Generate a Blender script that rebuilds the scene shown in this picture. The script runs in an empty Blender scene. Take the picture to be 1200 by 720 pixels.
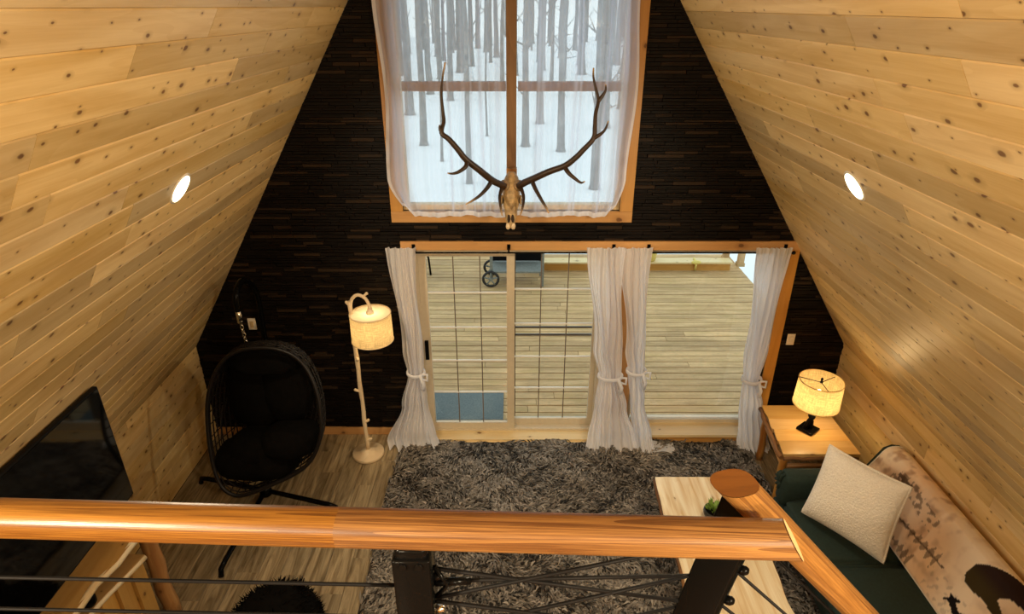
import bpy, bmesh, math, random
import numpy as np
from mathutils import Vector, Matrix, noise as mnoise
from math import sin, cos, pi, radians, sqrt, hypot

S = bpy.context.scene
COL = S.collection
rnd = random.Random(11)

# ------------------------------------------------------------------ camera, sky, exposure
cd = bpy.data.cameras.new('camera'); cam = bpy.data.objects.new('camera', cd); COL.objects.link(cam)
cam.location = (0, 0, 4.107); cam.rotation_euler = (radians(90 - 25.8), 0, 0)
cd.sensor_fit = 'HORIZONTAL'; cd.sensor_width = 36.0; cd.lens = 36.0 * 730 / 1200
cd.clip_start = 0.02; cd.clip_end = 500
S.camera = cam
W = bpy.data.worlds.new('overcast_sky'); S.world = W; W.use_nodes = True
bg = W.node_tree.nodes['Background']
bg.inputs[0].default_value = (0.82, 0.96, 0.98, 1); bg.inputs[1].default_value = 1.25
S.view_settings.view_transform = 'Standard'; S.view_settings.look = 'None'
S.view_settings.exposure = 0.1; S.view_settings.gamma = 1.0
S.view_settings.use_curve_mapping = False
S.cycles.use_denoising = True
S.cycles.max_bounces = 10; S.cycles.diffuse_bounces = 5; S.cycles.transparent_max_bounces = 24
S.cycles.sample_clamp_indirect = 6.0; S.cycles.caustics_reflective = False; S.cycles.caustics_refractive = False
WARM = (1.0, 0.82, 0.56)
DOWN_W = (80.0, 195.0)   # recessed downlights: front pair, loft pairs
TABLE_W, FLOOR_W = 26.0, 9.0

# ------------------------------------------------------------------ mesh helpers
class MB:
    """collects shapes with uv in metres (u runs along the grain) and a per-face tone"""
    def __init__(s): s.v = []; s.f = []; s.uv = []; s.t = []; s.tone = 0.5; s.sm = []; s.smooth = False
    def face(s, idx, uv=None):
        s.f.append(tuple(idx)); s.uv.append(uv); s.t.append(s.tone); s.sm.append(s.smooth)
    def add(s, vs):
        b = len(s.v); s.v.extend([tuple(p) for p in vs]); return b
    def box(s, c, size, M=None, uoff=None):
        hx, hy, hz = [k / 2 for k in size]
        P = [Vector((x, y, z)) for x in (-hx, hx) for y in (-hy, hy) for z in (-hz, hz)]
        long = max(range(3), key=lambda k: size[k])
        o = (rnd.uniform(0, 20), rnd.uniform(0, 20)) if uoff is None else uoff
        b = s.add([(M @ p if M else p) + Vector(c) for p in P])
        for q in ((0, 1, 3, 2), (4, 6, 7, 5), (0, 4, 5, 1), (2, 3, 7, 6), (0, 2, 6, 4), (1, 5, 7, 3)):
            n = (P[q[1]] - P[q[0]]).cross(P[q[2]] - P[q[1]])
            ax = max(range(3), key=lambda k: abs(n[k]))
            oth = [k for k in range(3) if k != ax]
            ua = long if long in oth else oth[0]; va = oth[1] if ua == oth[0] else oth[0]
            s.face([b + k for k in q], [(P[k][ua] + o[0], P[k][va] + o[1]) for k in q])
    def rbox(s, c, size, r=0.02, seg=3, M=None, puff=0.0):
        bm = bmesh.new(); bmesh.ops.create_cube(bm, size=1)
        for v in bm.verts: v.co = Vector((v.co.x * size[0], v.co.y * size[1], v.co.z * size[2]))
        if puff: bmesh.ops.subdivide_edges(bm, edges=bm.edges[:], cuts=5, use_grid_fill=True)
        else: bmesh.ops.bevel(bm, geom=bm.edges[:], offset=min(r, min(size) * .49), segments=seg, affect='EDGES', profile=.5)
        if puff:
            h = [k / 2 for k in size]
            for v in bm.verts:
                q = [v.co[i] / h[i] for i in range(3)]
                p = []
                for i in range(3):
                    j, k = [m for m in range(3) if m != i]
                    p.append(v.co[i] * (1 - .5 * puff * (abs(q[j]) ** 4 + abs(q[k]) ** 4) / 2 + .5 * puff * (1 - q[j] ** 2) * (1 - q[k] ** 2) * .8))
                v.co = p
            bmesh.ops.bevel(bm, geom=[e for e in bm.edges if e.calc_face_angle(0) > .8], offset=r, segments=seg, affect='EDGES', profile=.5)
        s.bm(bm, c, M)
    def bm(s, bm, c=(0, 0, 0), M=None):
        bm.verts.ensure_lookup_table()
        b = s.add([(M @ v.co if M else v.co) + Vector(c) for v in bm.verts])
        was = s.smooth; s.smooth = True
        for f in bm.faces: s.face([b + v.index for v in f.verts])
        s.smooth = was
        bm.free()
    def tube(s, pts, rad, n=8, cap=True, close=False, squash=None):
        pts = [Vector(p) for p in pts]; m = len(pts)
        if not hasattr(rad, '__len__'): rad = [rad] * m
        ring = []; L = 0; up = None; was = s.smooth; s.smooth = True
        for i, p in enumerate(pts):
            a = pts[(i - 1) % m] if (i or close) else p; c = pts[(i + 1) % m] if (i < m - 1 or close) else p
            t = (c - a).normalized()
            if up is None: up = Vector((0, 0, 1)) if abs(t.z) < .9 else Vector((0, 1, 0))
            x = up.cross(t)
            if x.length < 1e-4: x = Vector((1, 0, 0)).cross(t)
            x.normalize(); y = t.cross(x); up = y
            if i: L += (p - pts[i - 1]).length
            sq = squash or (1, 1)
            b = s.add([p + (x * cos(2 * pi * k / n) * sq[0] + y * sin(2 * pi * k / n) * sq[1]) * rad[i] for k in range(n)])
            ring.append((b, L, rad[i]))
        R = list(zip(ring[:-1], ring[1:]))
        if close: R.append((ring[-1], ring[0]))
        for (a, la, ra), (c, lc, rc) in R:
            for k in range(n):
                k2 = (k + 1) % n; w = 2 * pi * max(ra, rc) / n
                s.face([a + k, a + k2, c + k2, c + k], [(la, k * w), (la, (k + 1) * w), (lc, (k + 1) * w), (lc, k * w)])
        s.smooth = was
        if cap and not close:
            s.face([ring[0][0] + k for k in range(n)][::-1]); s.face([ring[-1][0] + k for k in range(n)])
    def lathe(s, c, prof, n=24, cap=True):
        was = s.smooth; s.smooth = True; base = []
        for r, z in prof:
            base.append(s.add([(c[0] + r * cos(2 * pi * k / n), c[1] + r * sin(2 * pi * k / n), c[2] + z) for k in range(n)]))
        for i in range(len(prof) - 1):
            for k in range(n):
                k2 = (k + 1) % n; a, b = base[i], base[i + 1]
                u0, u1 = k / n * 2 * pi * .1, (k + 1) / n * 2 * pi * .1
                s.face([a + k, a + k2, b + k2, b + k], [(u0 * 2, prof[i][1]), (u1 * 2, prof[i][1]), (u1 * 2, prof[i + 1][1]), (u0 * 2, prof[i + 1][1])])
        s.smooth = was
        if cap:
            s.face([base[0] + k for k in range(n)][::-1]); s.face([base[-1] + k for k in range(n)])
    def ball(s, c, r, n=10):
        r = (r, r, r) if not hasattr(r, '__len__') else r
        bm = bmesh.new(); bmesh.ops.create_uvsphere(bm, u_segments=n, v_segments=max(6, n * 2 // 3), radius=1)
        for v in bm.verts: v.co = Vector((v.co.x * r[0], v.co.y * r[1], v.co.z * r[2]))
        s.bm(bm, c)
    def prism(s, poly, f0, f1, uvf=None):
        """poly: list of 2-D points; f0/f1 map a 2-D point to 3-D front/back"""
        n = len(poly); o = (rnd.uniform(0, 20), rnd.uniform(0, 20))
        b = s.add([f0(p) for p in poly] + [f1(p) for p in poly])
        uv = uvf or (lambda p: (p[0] + o[0], p[1] + o[1]))
        s.face([b + k for k in range(n)], [uv(p) for p in poly])
        s.face([b + n + k for k in range(n)][::-1], [uv(p) for p in poly][::-1])
        for k in range(n):
            k2 = (k + 1) % n; a, c = uv(poly[k]), uv(poly[k2])
            s.face([b + k, b + n + k, b + n + k2, b + k2], [a, (a[0], a[1] + .03), (c[0], c[1] + .03), c])
    def grid(s, fn, nu, nv, closeu=False):
        was = s.smooth; s.smooth = True
        P = [fn(i / nu, j / nv) for j in range(nv + 1) for i in range(nu + (0 if closeu else 1))]
        w = nu if closeu else nu + 1
        b = s.add(P)
        for j in range(nv):
            for i in range(nu):
                i2 = (i + 1) % w
                s.face([b + j * w + i, b + j * w + i2, b + (j + 1) * w + i2, b + (j + 1) * w + i], [(i / nu, j / nv), ((i + 1) / nu, j / nv), ((i + 1) / nu, (j + 1) / nv), (i / nu, (j + 1) / nv)])
        s.smooth = was

OFF = {}
def mk(name, mb, mat, parent=None, loc=None, tone=True):
    """link a collected mesh as one object; children keep world coordinates less their thing's base"""
    off = OFF.get(parent.name, Vector()) if parent else Vector(loc or (0, 0, 0))
    me = bpy.data.meshes.new(name)
    me.from_pydata([tuple(Vector(p) - off) for p in mb.v], [], mb.f)
    uvl = me.uv_layers.new(name='UVMap')
    flat = []
    for f, uv in zip(mb.f, mb.uv):
        if uv is None:
            uv = [(mb.v[i][0], mb.v[i][1] + mb.v[i][2] * .7) for i in f]
        for q in uv: flat.extend(q)
    uvl.data.foreach_set('uv', flat)
    at = me.attributes.new('tone', 'FLOAT', 'FACE'); at.data.foreach_set('value', mb.t)
    me.polygons.foreach_set('use_smooth', mb.sm)
    bm = bmesh.new(); bm.from_mesh(me); bmesh.ops.recalc_face_normals(bm, faces=bm.faces[:]); bm.to_mesh(me); bm.free()
    me.materials.append(mat); me.update()
    o = bpy.data.objects.new(name, me); COL.objects.link(o)
    if parent: o.parent = parent
    else: o.location = off
    OFF[o.name] = off
    return o
def tag(o, label, cat, group=None, kind=None):
    if label: o['label'] = label
    if cat: o['category'] = cat
    if group: o['group'] = group
    if kind: o['kind'] = kind
    return o
def thing(name, label, cat, loc, group=None):
    o = bpy.data.objects.new(name, None); COL.objects.link(o); o.location = loc
    o.empty_display_size = .05; OFF[o.name] = Vector(loc)
    return tag(o, label, cat, group)
def struct(name, mb, mat, label=None):
    o = mk(name, mb, mat); o['kind'] = 'structure'
    if label: o['label'] = label
    return o
def sstep(a, b, x):
    t = min(1, max(0, (x - a) / (b - a))); return t * t * (3 - 2 * t)
def interp(keys, z):
    """keys sorted by first entry; smooth interpolation of the rest"""
    if z <= keys[0][0]: return keys[0][1:]
    for a, b in zip(keys[:-1], keys[1:]):
        if z <= b[0]:
            t = sstep(a[0], b[0], z); return [p + (q - p) * t for p, q in zip(a[1:], b[1:])]
    return keys[-1][1:]
def spline(pts, n=6, close=False):
    P = [Vector(p) for p in pts]; m = len(P); out = []
    rng = range(m if close else m - 1)
    for i in rng:
        p0 = P[(i - 1) % m] if (i or close) else P[0]; p1 = P[i]; p2 = P[(i + 1) % m]
        p3 = P[(i + 2) % m] if (i + 2 < m or close) else P[-1]
        for k in range(n):
            t = k / n
            out.append(.5 * ((2 * p1) + (p2 - p0) * t + (2 * p0 - 5 * p1 + 4 * p2 - p3) * t * t + (3 * p1 - p0 - 3 * p2 + p3) * t ** 3))
    if not close: out.append(P[-1])
    return out
def clip(poly, halfplanes):
    for (a, b, c) in halfplanes:                       # keep a*x+b*z<=c
        out = []
        for i, p in enumerate(poly):
            q = poly[(i + 1) % len(poly)]
            dp, dq = a * p[0] + b * p[1] - c, a * q[0] + b * q[1] - c
            if dp <= 0: out.append(p)
            if dp * dq < 0:
                t = dp / (dp - dq); out.append((p[0] + (q[0] - p[0]) * t, p[1] + (q[1] - p[1]) * t))
        poly = out
        if len(poly) < 3: return []
    return poly

# ------------------------------------------------------------------ materials
class NT:
    def __init__(s, name):
        s.m = bpy.data.materials.new(name); s.m.use_nodes = True; s.t = s.m.node_tree
        s.n = s.t.nodes; s.b = s.n['Principled BSDF']; s.out = s.n['Material Output']
    def node(s, kind, **kw):
        o = s.n.new(kind)
        for k, v in kw.items(): setattr(o, k, v)
        return o
    def link(s, a, b): s.t.links.new(a, b)
    def val(s, x): return x
    def math(s, op, a, b=None, c=None, clampit=False):
        o = s.node('ShaderNodeMath', operation=op); o.use_clamp = clampit
        for i, x in enumerate((a, b, c)):
            if x is None: continue
            if isinstance(x, (int, float)): o.inputs[i].default_value = x
            else: s.link(x, o.inputs[i])
        return o.outputs[0]
    def mix(s, f, a, b, mode='MIX'):
        o = s.node('ShaderNodeMix', data_type='RGBA', blend_type=mode)
        for i, x in ((0, f), (6, a), (7, b)):
            if isinstance(x, (int, float)): o.inputs[i].default_value = x
            elif isinstance(x, (tuple, list)): o.inputs[i].default_value = (*x[:3], 1)
            else: s.link(x, o.inputs[i])
        return o.outputs[2]
    def uv(s): return s.node('ShaderNodeUVMap', uv_map='UVMap').outputs[0]
    def obj(s): return s.node('ShaderNodeTexCoord').outputs['Object']
    def rand(s): return s.node('ShaderNodeObjectInfo').outputs['Random']
    def tone(s): return s.node('ShaderNodeAttribute', attribute_name='tone').outputs['Fac']
    def scale(s, v, sc, off=None):
        o = s.node('ShaderNodeVectorMath', operation='MULTIPLY'); s.link(v, o.inputs[0]); o.inputs[1].default_value = sc
        r = o.outputs[0]
        if off is not None:
            p = s.node('ShaderNodeVectorMath', operation='ADD'); s.link(r, p.inputs[0])
            if isinstance(off, tuple): p.inputs[1].default_value = off
            else: s.link(off, p.inputs[1])
            r = p.outputs[0]
        return r
    def noise(s, v, sc=1.0, det=4, rough=.55, dist=0.0):
        o = s.node('ShaderNodeTexNoise'); s.link(v, o.inputs['Vector'])
        o.inputs['Scale'].default_value = sc; o.inputs['Detail'].default_value = det
        o.inputs['Roughness'].default_value = rough; o.inputs['Distortion'].default_value = dist
        return o.outputs['Fac']
    def ramp(s, f, a, b, lo=0.0, hi=1.0):
        o = s.node('ShaderNodeMapRange'); o.clamp = True
        s.link(f, o.inputs[0]); o.inputs[1].default_value = a; o.inputs[2].default_value = b
        o.inputs[3].default_value = lo; o.inputs[4].default_value = hi
        return o.outputs[0]
    def bump(s, h, strength=.2, dist=.01):
        o = s.node('ShaderNodeBump'); s.link(h, o.inputs['Height'])
        o.inputs['Strength'].default_value = strength; o.inputs['Distance'].default_value = dist
        s.link(o.outputs[0], s.b.inputs['Normal'])
    def fin(s, col, rough=.5, spec=None, metal=None):
        if isinstance(col, tuple): s.b.inputs['Base Color'].default_value = (*col, 1)
        else: s.link(col, s.b.inputs['Base Color'])
        if isinstance(rough, (int, float)): s.b.inputs['Roughness'].default_value = rough
        else: s.link(rough, s.b.inputs['Roughness'])
        if spec is not None: s.b.inputs['Specular IOR Level'].default_value = spec
        if metal is not None: s.b.inputs['Metallic'].default_value = metal
        return s.m

def wood(name, light, dark, rough=.42, knots=0.0, knot_scale=(7.5, 8.5), grain=.5, streak=.35, vary=.16, bumpy=.12, knotcol=(.15, .062, .018), lines=9.0, fs=(4, 130), rs=(.55, 5.5)):
    N = NT(name); uv = N.uv(); r = N.rand()
    cmb = N.node('ShaderNodeCombineXYZ'); N.link(N.math('MULTIPLY', r, 37.0), cmb.inputs[0]); N.link(N.math('MULTIPLY', r, 11.3), cmb.inputs[1])
    o = N.node('ShaderNodeVectorMath', operation='ADD'); N.link(uv, o.inputs[0]); N.link(cmb.outputs[0], o.inputs[1]); P = o.outputs[0]
    fine = N.noise(N.scale(P, (*fs, 1)), 1.0, 3)
    broad = N.noise(N.scale(P, (1.1, 11, 1)), 1.0, 4, .5, .7)
    rings = N.math('FRACT', N.math('MULTIPLY', N.noise(N.scale(P, (*rs, 1)), 1.0, 1, .4, .3), lines))
    ring = N.ramp(rings, .0, .95, 0, 1)
    f = N.math('ADD', N.math('MULTIPLY', N.ramp(fine, .3, .7), .28 * grain), N.math('ADD', N.math('MULTIPLY', N.ramp(broad, .35, .7), streak), N.math('MULTIPLY', ring, .28 * grain)), clampit=True)
    col = N.mix(f, light, dark)
    if knots:
        kv = N.scale(P, (*knot_scale, 1))
        wob = N.node('ShaderNodeTexNoise'); N.link(N.scale(P, (22, 22, 1)), wob.inputs['Vector']); wob.inputs['Scale'].default_value = 1
        ad = N.node('ShaderNodeVectorMath', operation='MULTIPLY_ADD'); N.link(wob.outputs['Color'], ad.inputs[0]); ad.inputs[1].default_value = (.10, .10, 0); N.link(kv, ad.inputs[2])
        vo = N.node('ShaderNodeTexVoronoi', voronoi_dimensions='2D'); N.link(ad.outputs[0], vo.inputs['Vector']); vo.inputs['Scale'].default_value = 1; vo.inputs['Randomness'].default_value = 1
        sep = N.node('ShaderNodeSeparateColor'); N.link(vo.outputs['Color'], sep.inputs[0])
        on = N.math('LESS_THAN', sep.outputs[0], knots)
        rad = N.math('MULTIPLY_ADD', N.math('POWER', sep.outputs[1], 2.4), .085, .034)
        q = N.math('DIVIDE', vo.outputs['Distance'], rad)
        core = N.math('MULTIPLY', N.ramp(q, .7, 1.15, 1, 0), on)
        halo = N.math('MULTIPLY', N.ramp(q, .9, 3.0, .45, 0), on)
        col = N.mix(halo, col, tuple(c * .62 for c in dark))
        col = N.mix(N.math('MULTIPLY', core, .9), col, knotcol)
    hs = N.node('ShaderNodeHueSaturation'); N.link(col, hs.inputs['Color'])
    N.link(N.ramp(r, 0, 1, 1 - vary, 1 + vary * .6), hs.inputs['Value'])
    N.link(N.ramp(N.math('FRACT', N.math('MULTIPLY', r, 7.31)), 0, 1, .93, 1.1), hs.inputs['Saturation'])
    N.bump(N.math('ADD', fine, N.math('MULTIPLY', ring, .4)), bumpy, .004)
    return N.fin(hs.outputs[0], rough)

def plain(name, col, rough=.5, metal=None, spec=None, noisy=0.0, nscale=30.0, bump=0.0, bscale=200.0):
    N = NT(name)
    c = col
    if noisy:
        c = N.mix(N.ramp(N.noise(N.obj(), nscale, 4), .3, .7), tuple(k * (1 - noisy) for k in col), tuple(min(1, k * (1 + noisy)) for k in col))
    if bump: N.bump(N.noise(N.obj(), bscale, 3), bump, .005)
    return N.fin(c, rough, spec, metal)

M = {}
M['pine'] = wood('knotty_pine', (.80, .615, .32), (.57, .37, .13), .42, knots=.78, knot_scale=(5.6, 9.0), grain=.55, streak=.62, vary=.26)
M['trim'] = wood('pine_trim', (.62, .34, .11), (.42, .18, .045), .38, knots=.35, knot_scale=(4, 6), vary=.08)
M['sill'] = wood('pale_pine_sill', (.80, .64, .36), (.66, .46, .2), .38, knots=.3, knot_scale=(4, 6), vary=.06)
M['oak'] = wood('honey_oak', (.36, .17, .033), (.11, .04, .007), .36, grain=2.0, streak=.35, vary=.10, bumpy=.1, lines=14, fs=(9, 420), rs=(.8, 26))
M['oak_end'] = wood('pale_oak_end', (.78, .47, .2), (.6, .3, .1), .4, grain=.6, vary=.02)
M['oak_cap'] = wood('dark_oak_end', (.20, .075, .016), (.10, .034, .008), .35, grain=.8, vary=.02)
M['slab'] = wood('pale_maple_slab', (.94, .87, .66), (.62, .42, .18), .3, knots=.12, knot_scale=(3, 5), grain=.5, streak=.85, vary=.04, knotcol=(.3, .16, .06))
M['bark'] = wood('live_edge_bark', (.34, .17, .06), (.13, .055, .02), .7, grain=1.1, streak=.7, bumpy=.6)
M['top'] = wood('amber_pine_top', (.80, .56, .26), (.60, .33, .10), .28, knots=.16, knot_scale=(3, 5), grain=.6, streak=.6, vary=.38, knotcol=(.2, .08, .02))
M['mullion'] = wood('backlit_dark_mullion', (.30, .16, .06), (.16, .075, .025), .5, knots=.2, grain=.8)  # backlit window bars: their shade is put into the darker wood colour
M['log'] = wood('peeled_log', (.58, .33, .12), (.30, .12, .035), .4, knots=.3, knot_scale=(5, 7), grain=.8, streak=.7)
M['console'] = wood('console_board', (.62, .38, .13), (.46, .24, .06), .35, knots=.1, grain=.6, streak=.6, vary=.3)
M['white_wood'] = wood('whitewashed_branch', (.84, .72, .52), (.66, .5, .3), .5, grain=.9, streak=.6, vary=.04)
M['black_metal'] = plain('black_metal', (.003, .003, .003), .2, spec=.08)
M['black_matte'] = plain('black_matte', (.004, .0035, .0035), .6, spec=.15)
M['chrome'] = plain('steel', (.75, .74, .7), .2, metal=1.0)
M['plate_tan'] = plain('tan_plate', (.55, .40, .2), .4)
M['plate_white'] = plain('white_plate', (.82, .76, .64), .4)
M['vinyl'] = plain('almond_vinyl', (.60, .53, .40), .4, noisy=.04)
M['vinyl_white'] = plain('white_muntin', (.86, .85, .8), .4)
M['gasket'] = plain('dark_gasket', (.16, .13, .10), .5)
M['tv'] = plain('tv_glass', (.002, .002, .002), .05, spec=.35)
M['sofa'] = plain('green_fabric', (.010, .026, .020), .85, noisy=.25, nscale=60, bump=.15, bscale=400)
M['black_cloth'] = plain('black_cloth', (.0035, .003, .0025), .95, noisy=.3, nscale=20, spec=.05)
M['wicker'] = plain('black_wicker', (.007, .0055, .005), .45, spec=.25)
M['mat'] = plain('blue_grey_mat', (.13, .165, .17), .9, noisy=.2, nscale=60)
M['yellow'] = plain('yellow_plastic', (.75, .6, .16), .5)
M['rubber'] = plain('tyre_rubber', (.02, .02, .02), .7)
M['grey_metal'] = plain('grey_metal', (.22, .24, .22), .5, noisy=.2)
M['snow'] = plain('snow', (.86, .89, .92), .8, noisy=.03, nscale=.6)
M['bark_tree'] = plain('winter_bark', (.27, .265, .245), .9, noisy=.35, nscale=5)
M['bone'] = plain('aged_bone', (.44, .30, .14), .5, noisy=.45, nscale=22, bump=.1, bscale=90)
M['bone_pale'] = plain('pale_bone', (.74, .6, .4), .5, noisy=.15)
M['hole_shade'] = plain('bone_hollow_shade', (.03, .018, .01), .9)  # dark colour painted in for the shade inside the skull openings
M['cream'] = plain('cream_boucle', (.93, .87, .78), .95, noisy=.10, nscale=110, bump=.8, bscale=210)
M['leaf'] = plain('leaf_green', (.20, .34, .06), .5, noisy=.4, nscale=40)
M['pot'] = plain('dark_pot', (.02, .018, .016), .4)
M['rear'] = plain('back_wall_paint', (.55, .40, .22), .6)

def m_antler():
    N = NT('antler'); t = N.tone()
    c = N.mix(N.noise(N.obj(), 40, 4), (.016, .008, .004), (.06, .03, .013))
    c = N.mix(t, c, (.62, .42, .22)); return N.fin(c, .45)
M['antler'] = m_antler()
def m_stone():
    N = NT('dark_ledge_stone'); t = N.tone()
    n = N.noise(N.scale(N.obj(), (9, 9, 60)), 1.0, 4, .6)
    c = N.mix(N.ramp(n, .3, .75), (.0022, .0015, .0012), (.0075, .0045, .0032))
    c = N.mix(N.ramp(t, .9, 1.0), c, (.030, .018, .010))
    N.bump(n, .5, .006); return N.fin(c, N.ramp(n, .3, .7, .45, .65), spec=.16)
M['stone'] = m_stone()
def m_floor():
    N = NT('grey_plank_floor'); uv = N.uv(); r = N.rand()
    P = N.scale(uv, (1, 1, 1))
    b = N.noise(N.scale(P, (1.6, 17, 1)), 1, 5, .65, 1.2); f = N.noise(N.scale(P, (6, 120, 1)), 1, 3)
    k = N.ramp(b, .33, .68)
    c = N.mix(k, (.12, .08, .034), (.54, .435, .27)); c = N.mix(N.math('MULTIPLY', N.ramp(f, .35, .7), .3), c, (.2, .15, .09))
    hs = N.node('ShaderNodeHueSaturation'); N.link(c, hs.inputs['Color']); N.link(N.ramp(r, 0, 1, .62, 1.1), hs.inputs['Value'])
    N.bump(f, .1, .003); return N.fin(hs.outputs[0], .38)
M['floor'] = m_floor()
def m_deck():
    N = NT('weathered_deck_board'); uv = N.uv(); r = N.rand()
    b = N.noise(N.scale(uv, (1.2, 9, 1)), 1, 5, .65, .8); f = N.noise(N.scale(uv, (14, 70, 1)), 1, 4)
    c = N.mix(N.ramp(b, .32, .7), (.40, .24, .095), (.72, .48, .235)); c = N.mix(N.math('MULTIPLY', N.ramp(f, .5, .72), .55), c, (.27, .22, .10))
    c = N.mix(N.ramp(N.noise(N.scale(uv, (2.5, 8, 1), (3.3, 7.7, 0)), 1, 3), .5, .72, 0, .7), c, (.46, .31, .11))
    hs = N.node('ShaderNodeHueSaturation'); N.link(c, hs.inputs['Color']); N.link(N.ramp(r, 0, 1, .82, 1.12), hs.inputs['Value'])
    return N.fin(hs.outputs[0], .7)
M['deck'] = m_deck()
def m_rug():
    N = NT('charcoal_shag'); t = N.tone()
    c = N.mix(t, (.015, .013, .011), (.42, .38, .33)); return N.fin(c, .7, spec=.2)
M['rug'] = m_rug()
M['rug_base'] = plain('rug_backing', (.03, .025, .02), .95)
def m_glass():
    N = NT('window_glass'); N.n.remove(N.b)
    tr = N.node('ShaderNodeBsdfTransparent'); tr.inputs[0].default_value = (.97, .985, .98, 1)
    gl = N.node('ShaderNodeBsdfGlossy'); gl.inputs['Roughness'].default_value = 0.0
    fr = N.node('ShaderNodeFresnel'); fr.inputs[0].default_value = 1.45
    mx = N.node('ShaderNodeMixShader'); N.link(fr.outputs[0], mx.inputs[0]); N.link(tr.outputs[0], mx.inputs[1]); N.link(gl.outputs[0], mx.inputs[2])
    N.link(mx.outputs[0], N.out.inputs[0]); return N.m
M['glass'] = m_glass()
def m_cloth(name, col, transp, trans, weave=0, dense=0):
    N = NT(name); N.n.remove(N.b)
    d = N.node('ShaderNodeBsdfDiffuse'); d.inputs[0].default_value = (*col, 1)
    t = N.node('ShaderNodeBsdfTranslucent'); t.inputs[0].default_value = (*col, 1)
    if weave:
        uv = N.uv(); n = N.noise(N.scale(uv, (160, 12, 1)), 1, 2); n2 = N.noise(N.scale(uv, (12, 160, 1)), 1, 2)
        c = N.mix(N.ramp(N.math('ADD', n, n2), .85, 1.2), tuple(k * .62 for k in col), col)
        N.link(c, d.inputs[0]); N.link(c, t.inputs[0])
    m1 = N.node('ShaderNodeMixShader'); m1.inputs[0].default_value = trans; N.link(d.outputs[0], m1.inputs[1]); N.link(t.outputs[0], m1.inputs[2])
    tr = N.node('ShaderNodeBsdfTransparent')
    m2 = N.node('ShaderNodeMixShader'); m2.inputs[0].default_value = transp
    if dense: N.link(N.math('MULTIPLY_ADD', N.tone(), -dense, transp), m2.inputs[0])
    N.link(m1.outputs[0], m2.inputs[1]); N.link(tr.outputs[0], m2.inputs[2])
    N.link(m2.outputs[0], N.out.inputs[0]); return N.m
M['curtain'] = m_cloth('white_curtain', (.92, .94, 1.0), .06, .45)
M['sheer'] = m_cloth('white_sheer', (.74, .80, 1.0), .74, .6, 0, .5)
M['burlap'] = m_cloth('burlap_shade', (.82, .68, .42), .0, .55, 1)
M['linen'] = m_cloth('linen_shade', (.86, .68, .36), .0, .6, 1)
M['shade_top'] = m_cloth('shade_diffuser', (.9, .85, .74), .1, .5)
def m_emit(name, col, st):
    N = NT(name); N.n.remove(N.b); e = N.node('ShaderNodeEmission'); e.inputs[0].default_value = (*col, 1); e.inputs[1].default_value = st
    N.link(e.outputs[0], N.out.inputs[0]); return N.m
M['led'] = m_emit('led_lens', (1, .86, .55), 7.0)
M['bulb'] = m_emit('lamp_bulb', (1, .72, .36), 14.0)
def m_print():
    N = NT('forest_print_cloth')
    a = N.node('ShaderNodeAttribute', attribute_name='print_colour')
    N.bump(N.noise(N.obj(), 300, 2), .1, .003); return N.fin(a.outputs['Color'], .9, spec=.2)
M['print'] = m_print()

# ------------------------------------------------------------------ the room shell
GY = 5.4                                              # inner face of the window gable
LX, RX, APX, APZ = -3.13, 3.28, -0.03, 6.21
LB, RB = 1.067, 1.10                                  # height where knee wall meets the slope
HALF = [(-1, 0, -LX), (1, 0, RX), (-(APZ - LB), (APX - LX), -(APZ - LB) * LX + (APX - LX) * LB), ((APZ - RB), (RX - APX), (APZ - RB) * RX + (RX - APX) * RB), (0, -1, 0)]
BACK = -3.2

f = MB(); f.box((.075, 1.1, -.06), (6.9, 8.9, .09)); floor = struct('floor', f, M['black_matte'], 'grey wood-look plank floor')
pw, pl = .182, 1.22; nplank = 0
for i in range(36):
    x0 = LX + i * pw; y = GY - rnd.uniform(.2, 1.2)
    segs = []; y1 = GY - .01
    while y1 > .6:
        y0 = max(.6, y if not segs else y1 - pl); segs.append((y0, y1)); y1 = y0
    for (a, b) in segs:
        x1 = min(x0 + pw - .0022, RX)
        if x1 - x0 < .03 or b - a < .05: continue
        m = MB(); c = .0015
        uo = rnd.uniform(0, 30); vo = rnd.uniform(0, 30)
        V = [(x0, a, -.02), (x1, a, -.02), (x1, b, -.02), (x0, b, -.02), (x0, a, -c), (x1, a, -c), (x1, b, -c), (x0, b, -c), (x0 + c, a + c, 0), (x1 - c, a + c, 0), (x1 - c, b - c, 0), (x0 + c, b - c, 0)]
        q = m.add(V)
        for fc in ((0, 1, 2, 3), (0, 1, 5, 4), (1, 2, 6, 5), (2, 3, 7, 6), (3, 0, 4, 7), (4, 5, 9, 8), (5, 6, 10, 9), (6, 7, 11, 10), (7, 4, 8, 11), (8, 9, 10, 11)):
            m.face(fc, [(V[k][1] + uo, V[k][0] + vo) for k in fc])
        mk('floor_plank', m, M['floor'], floor)

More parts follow.
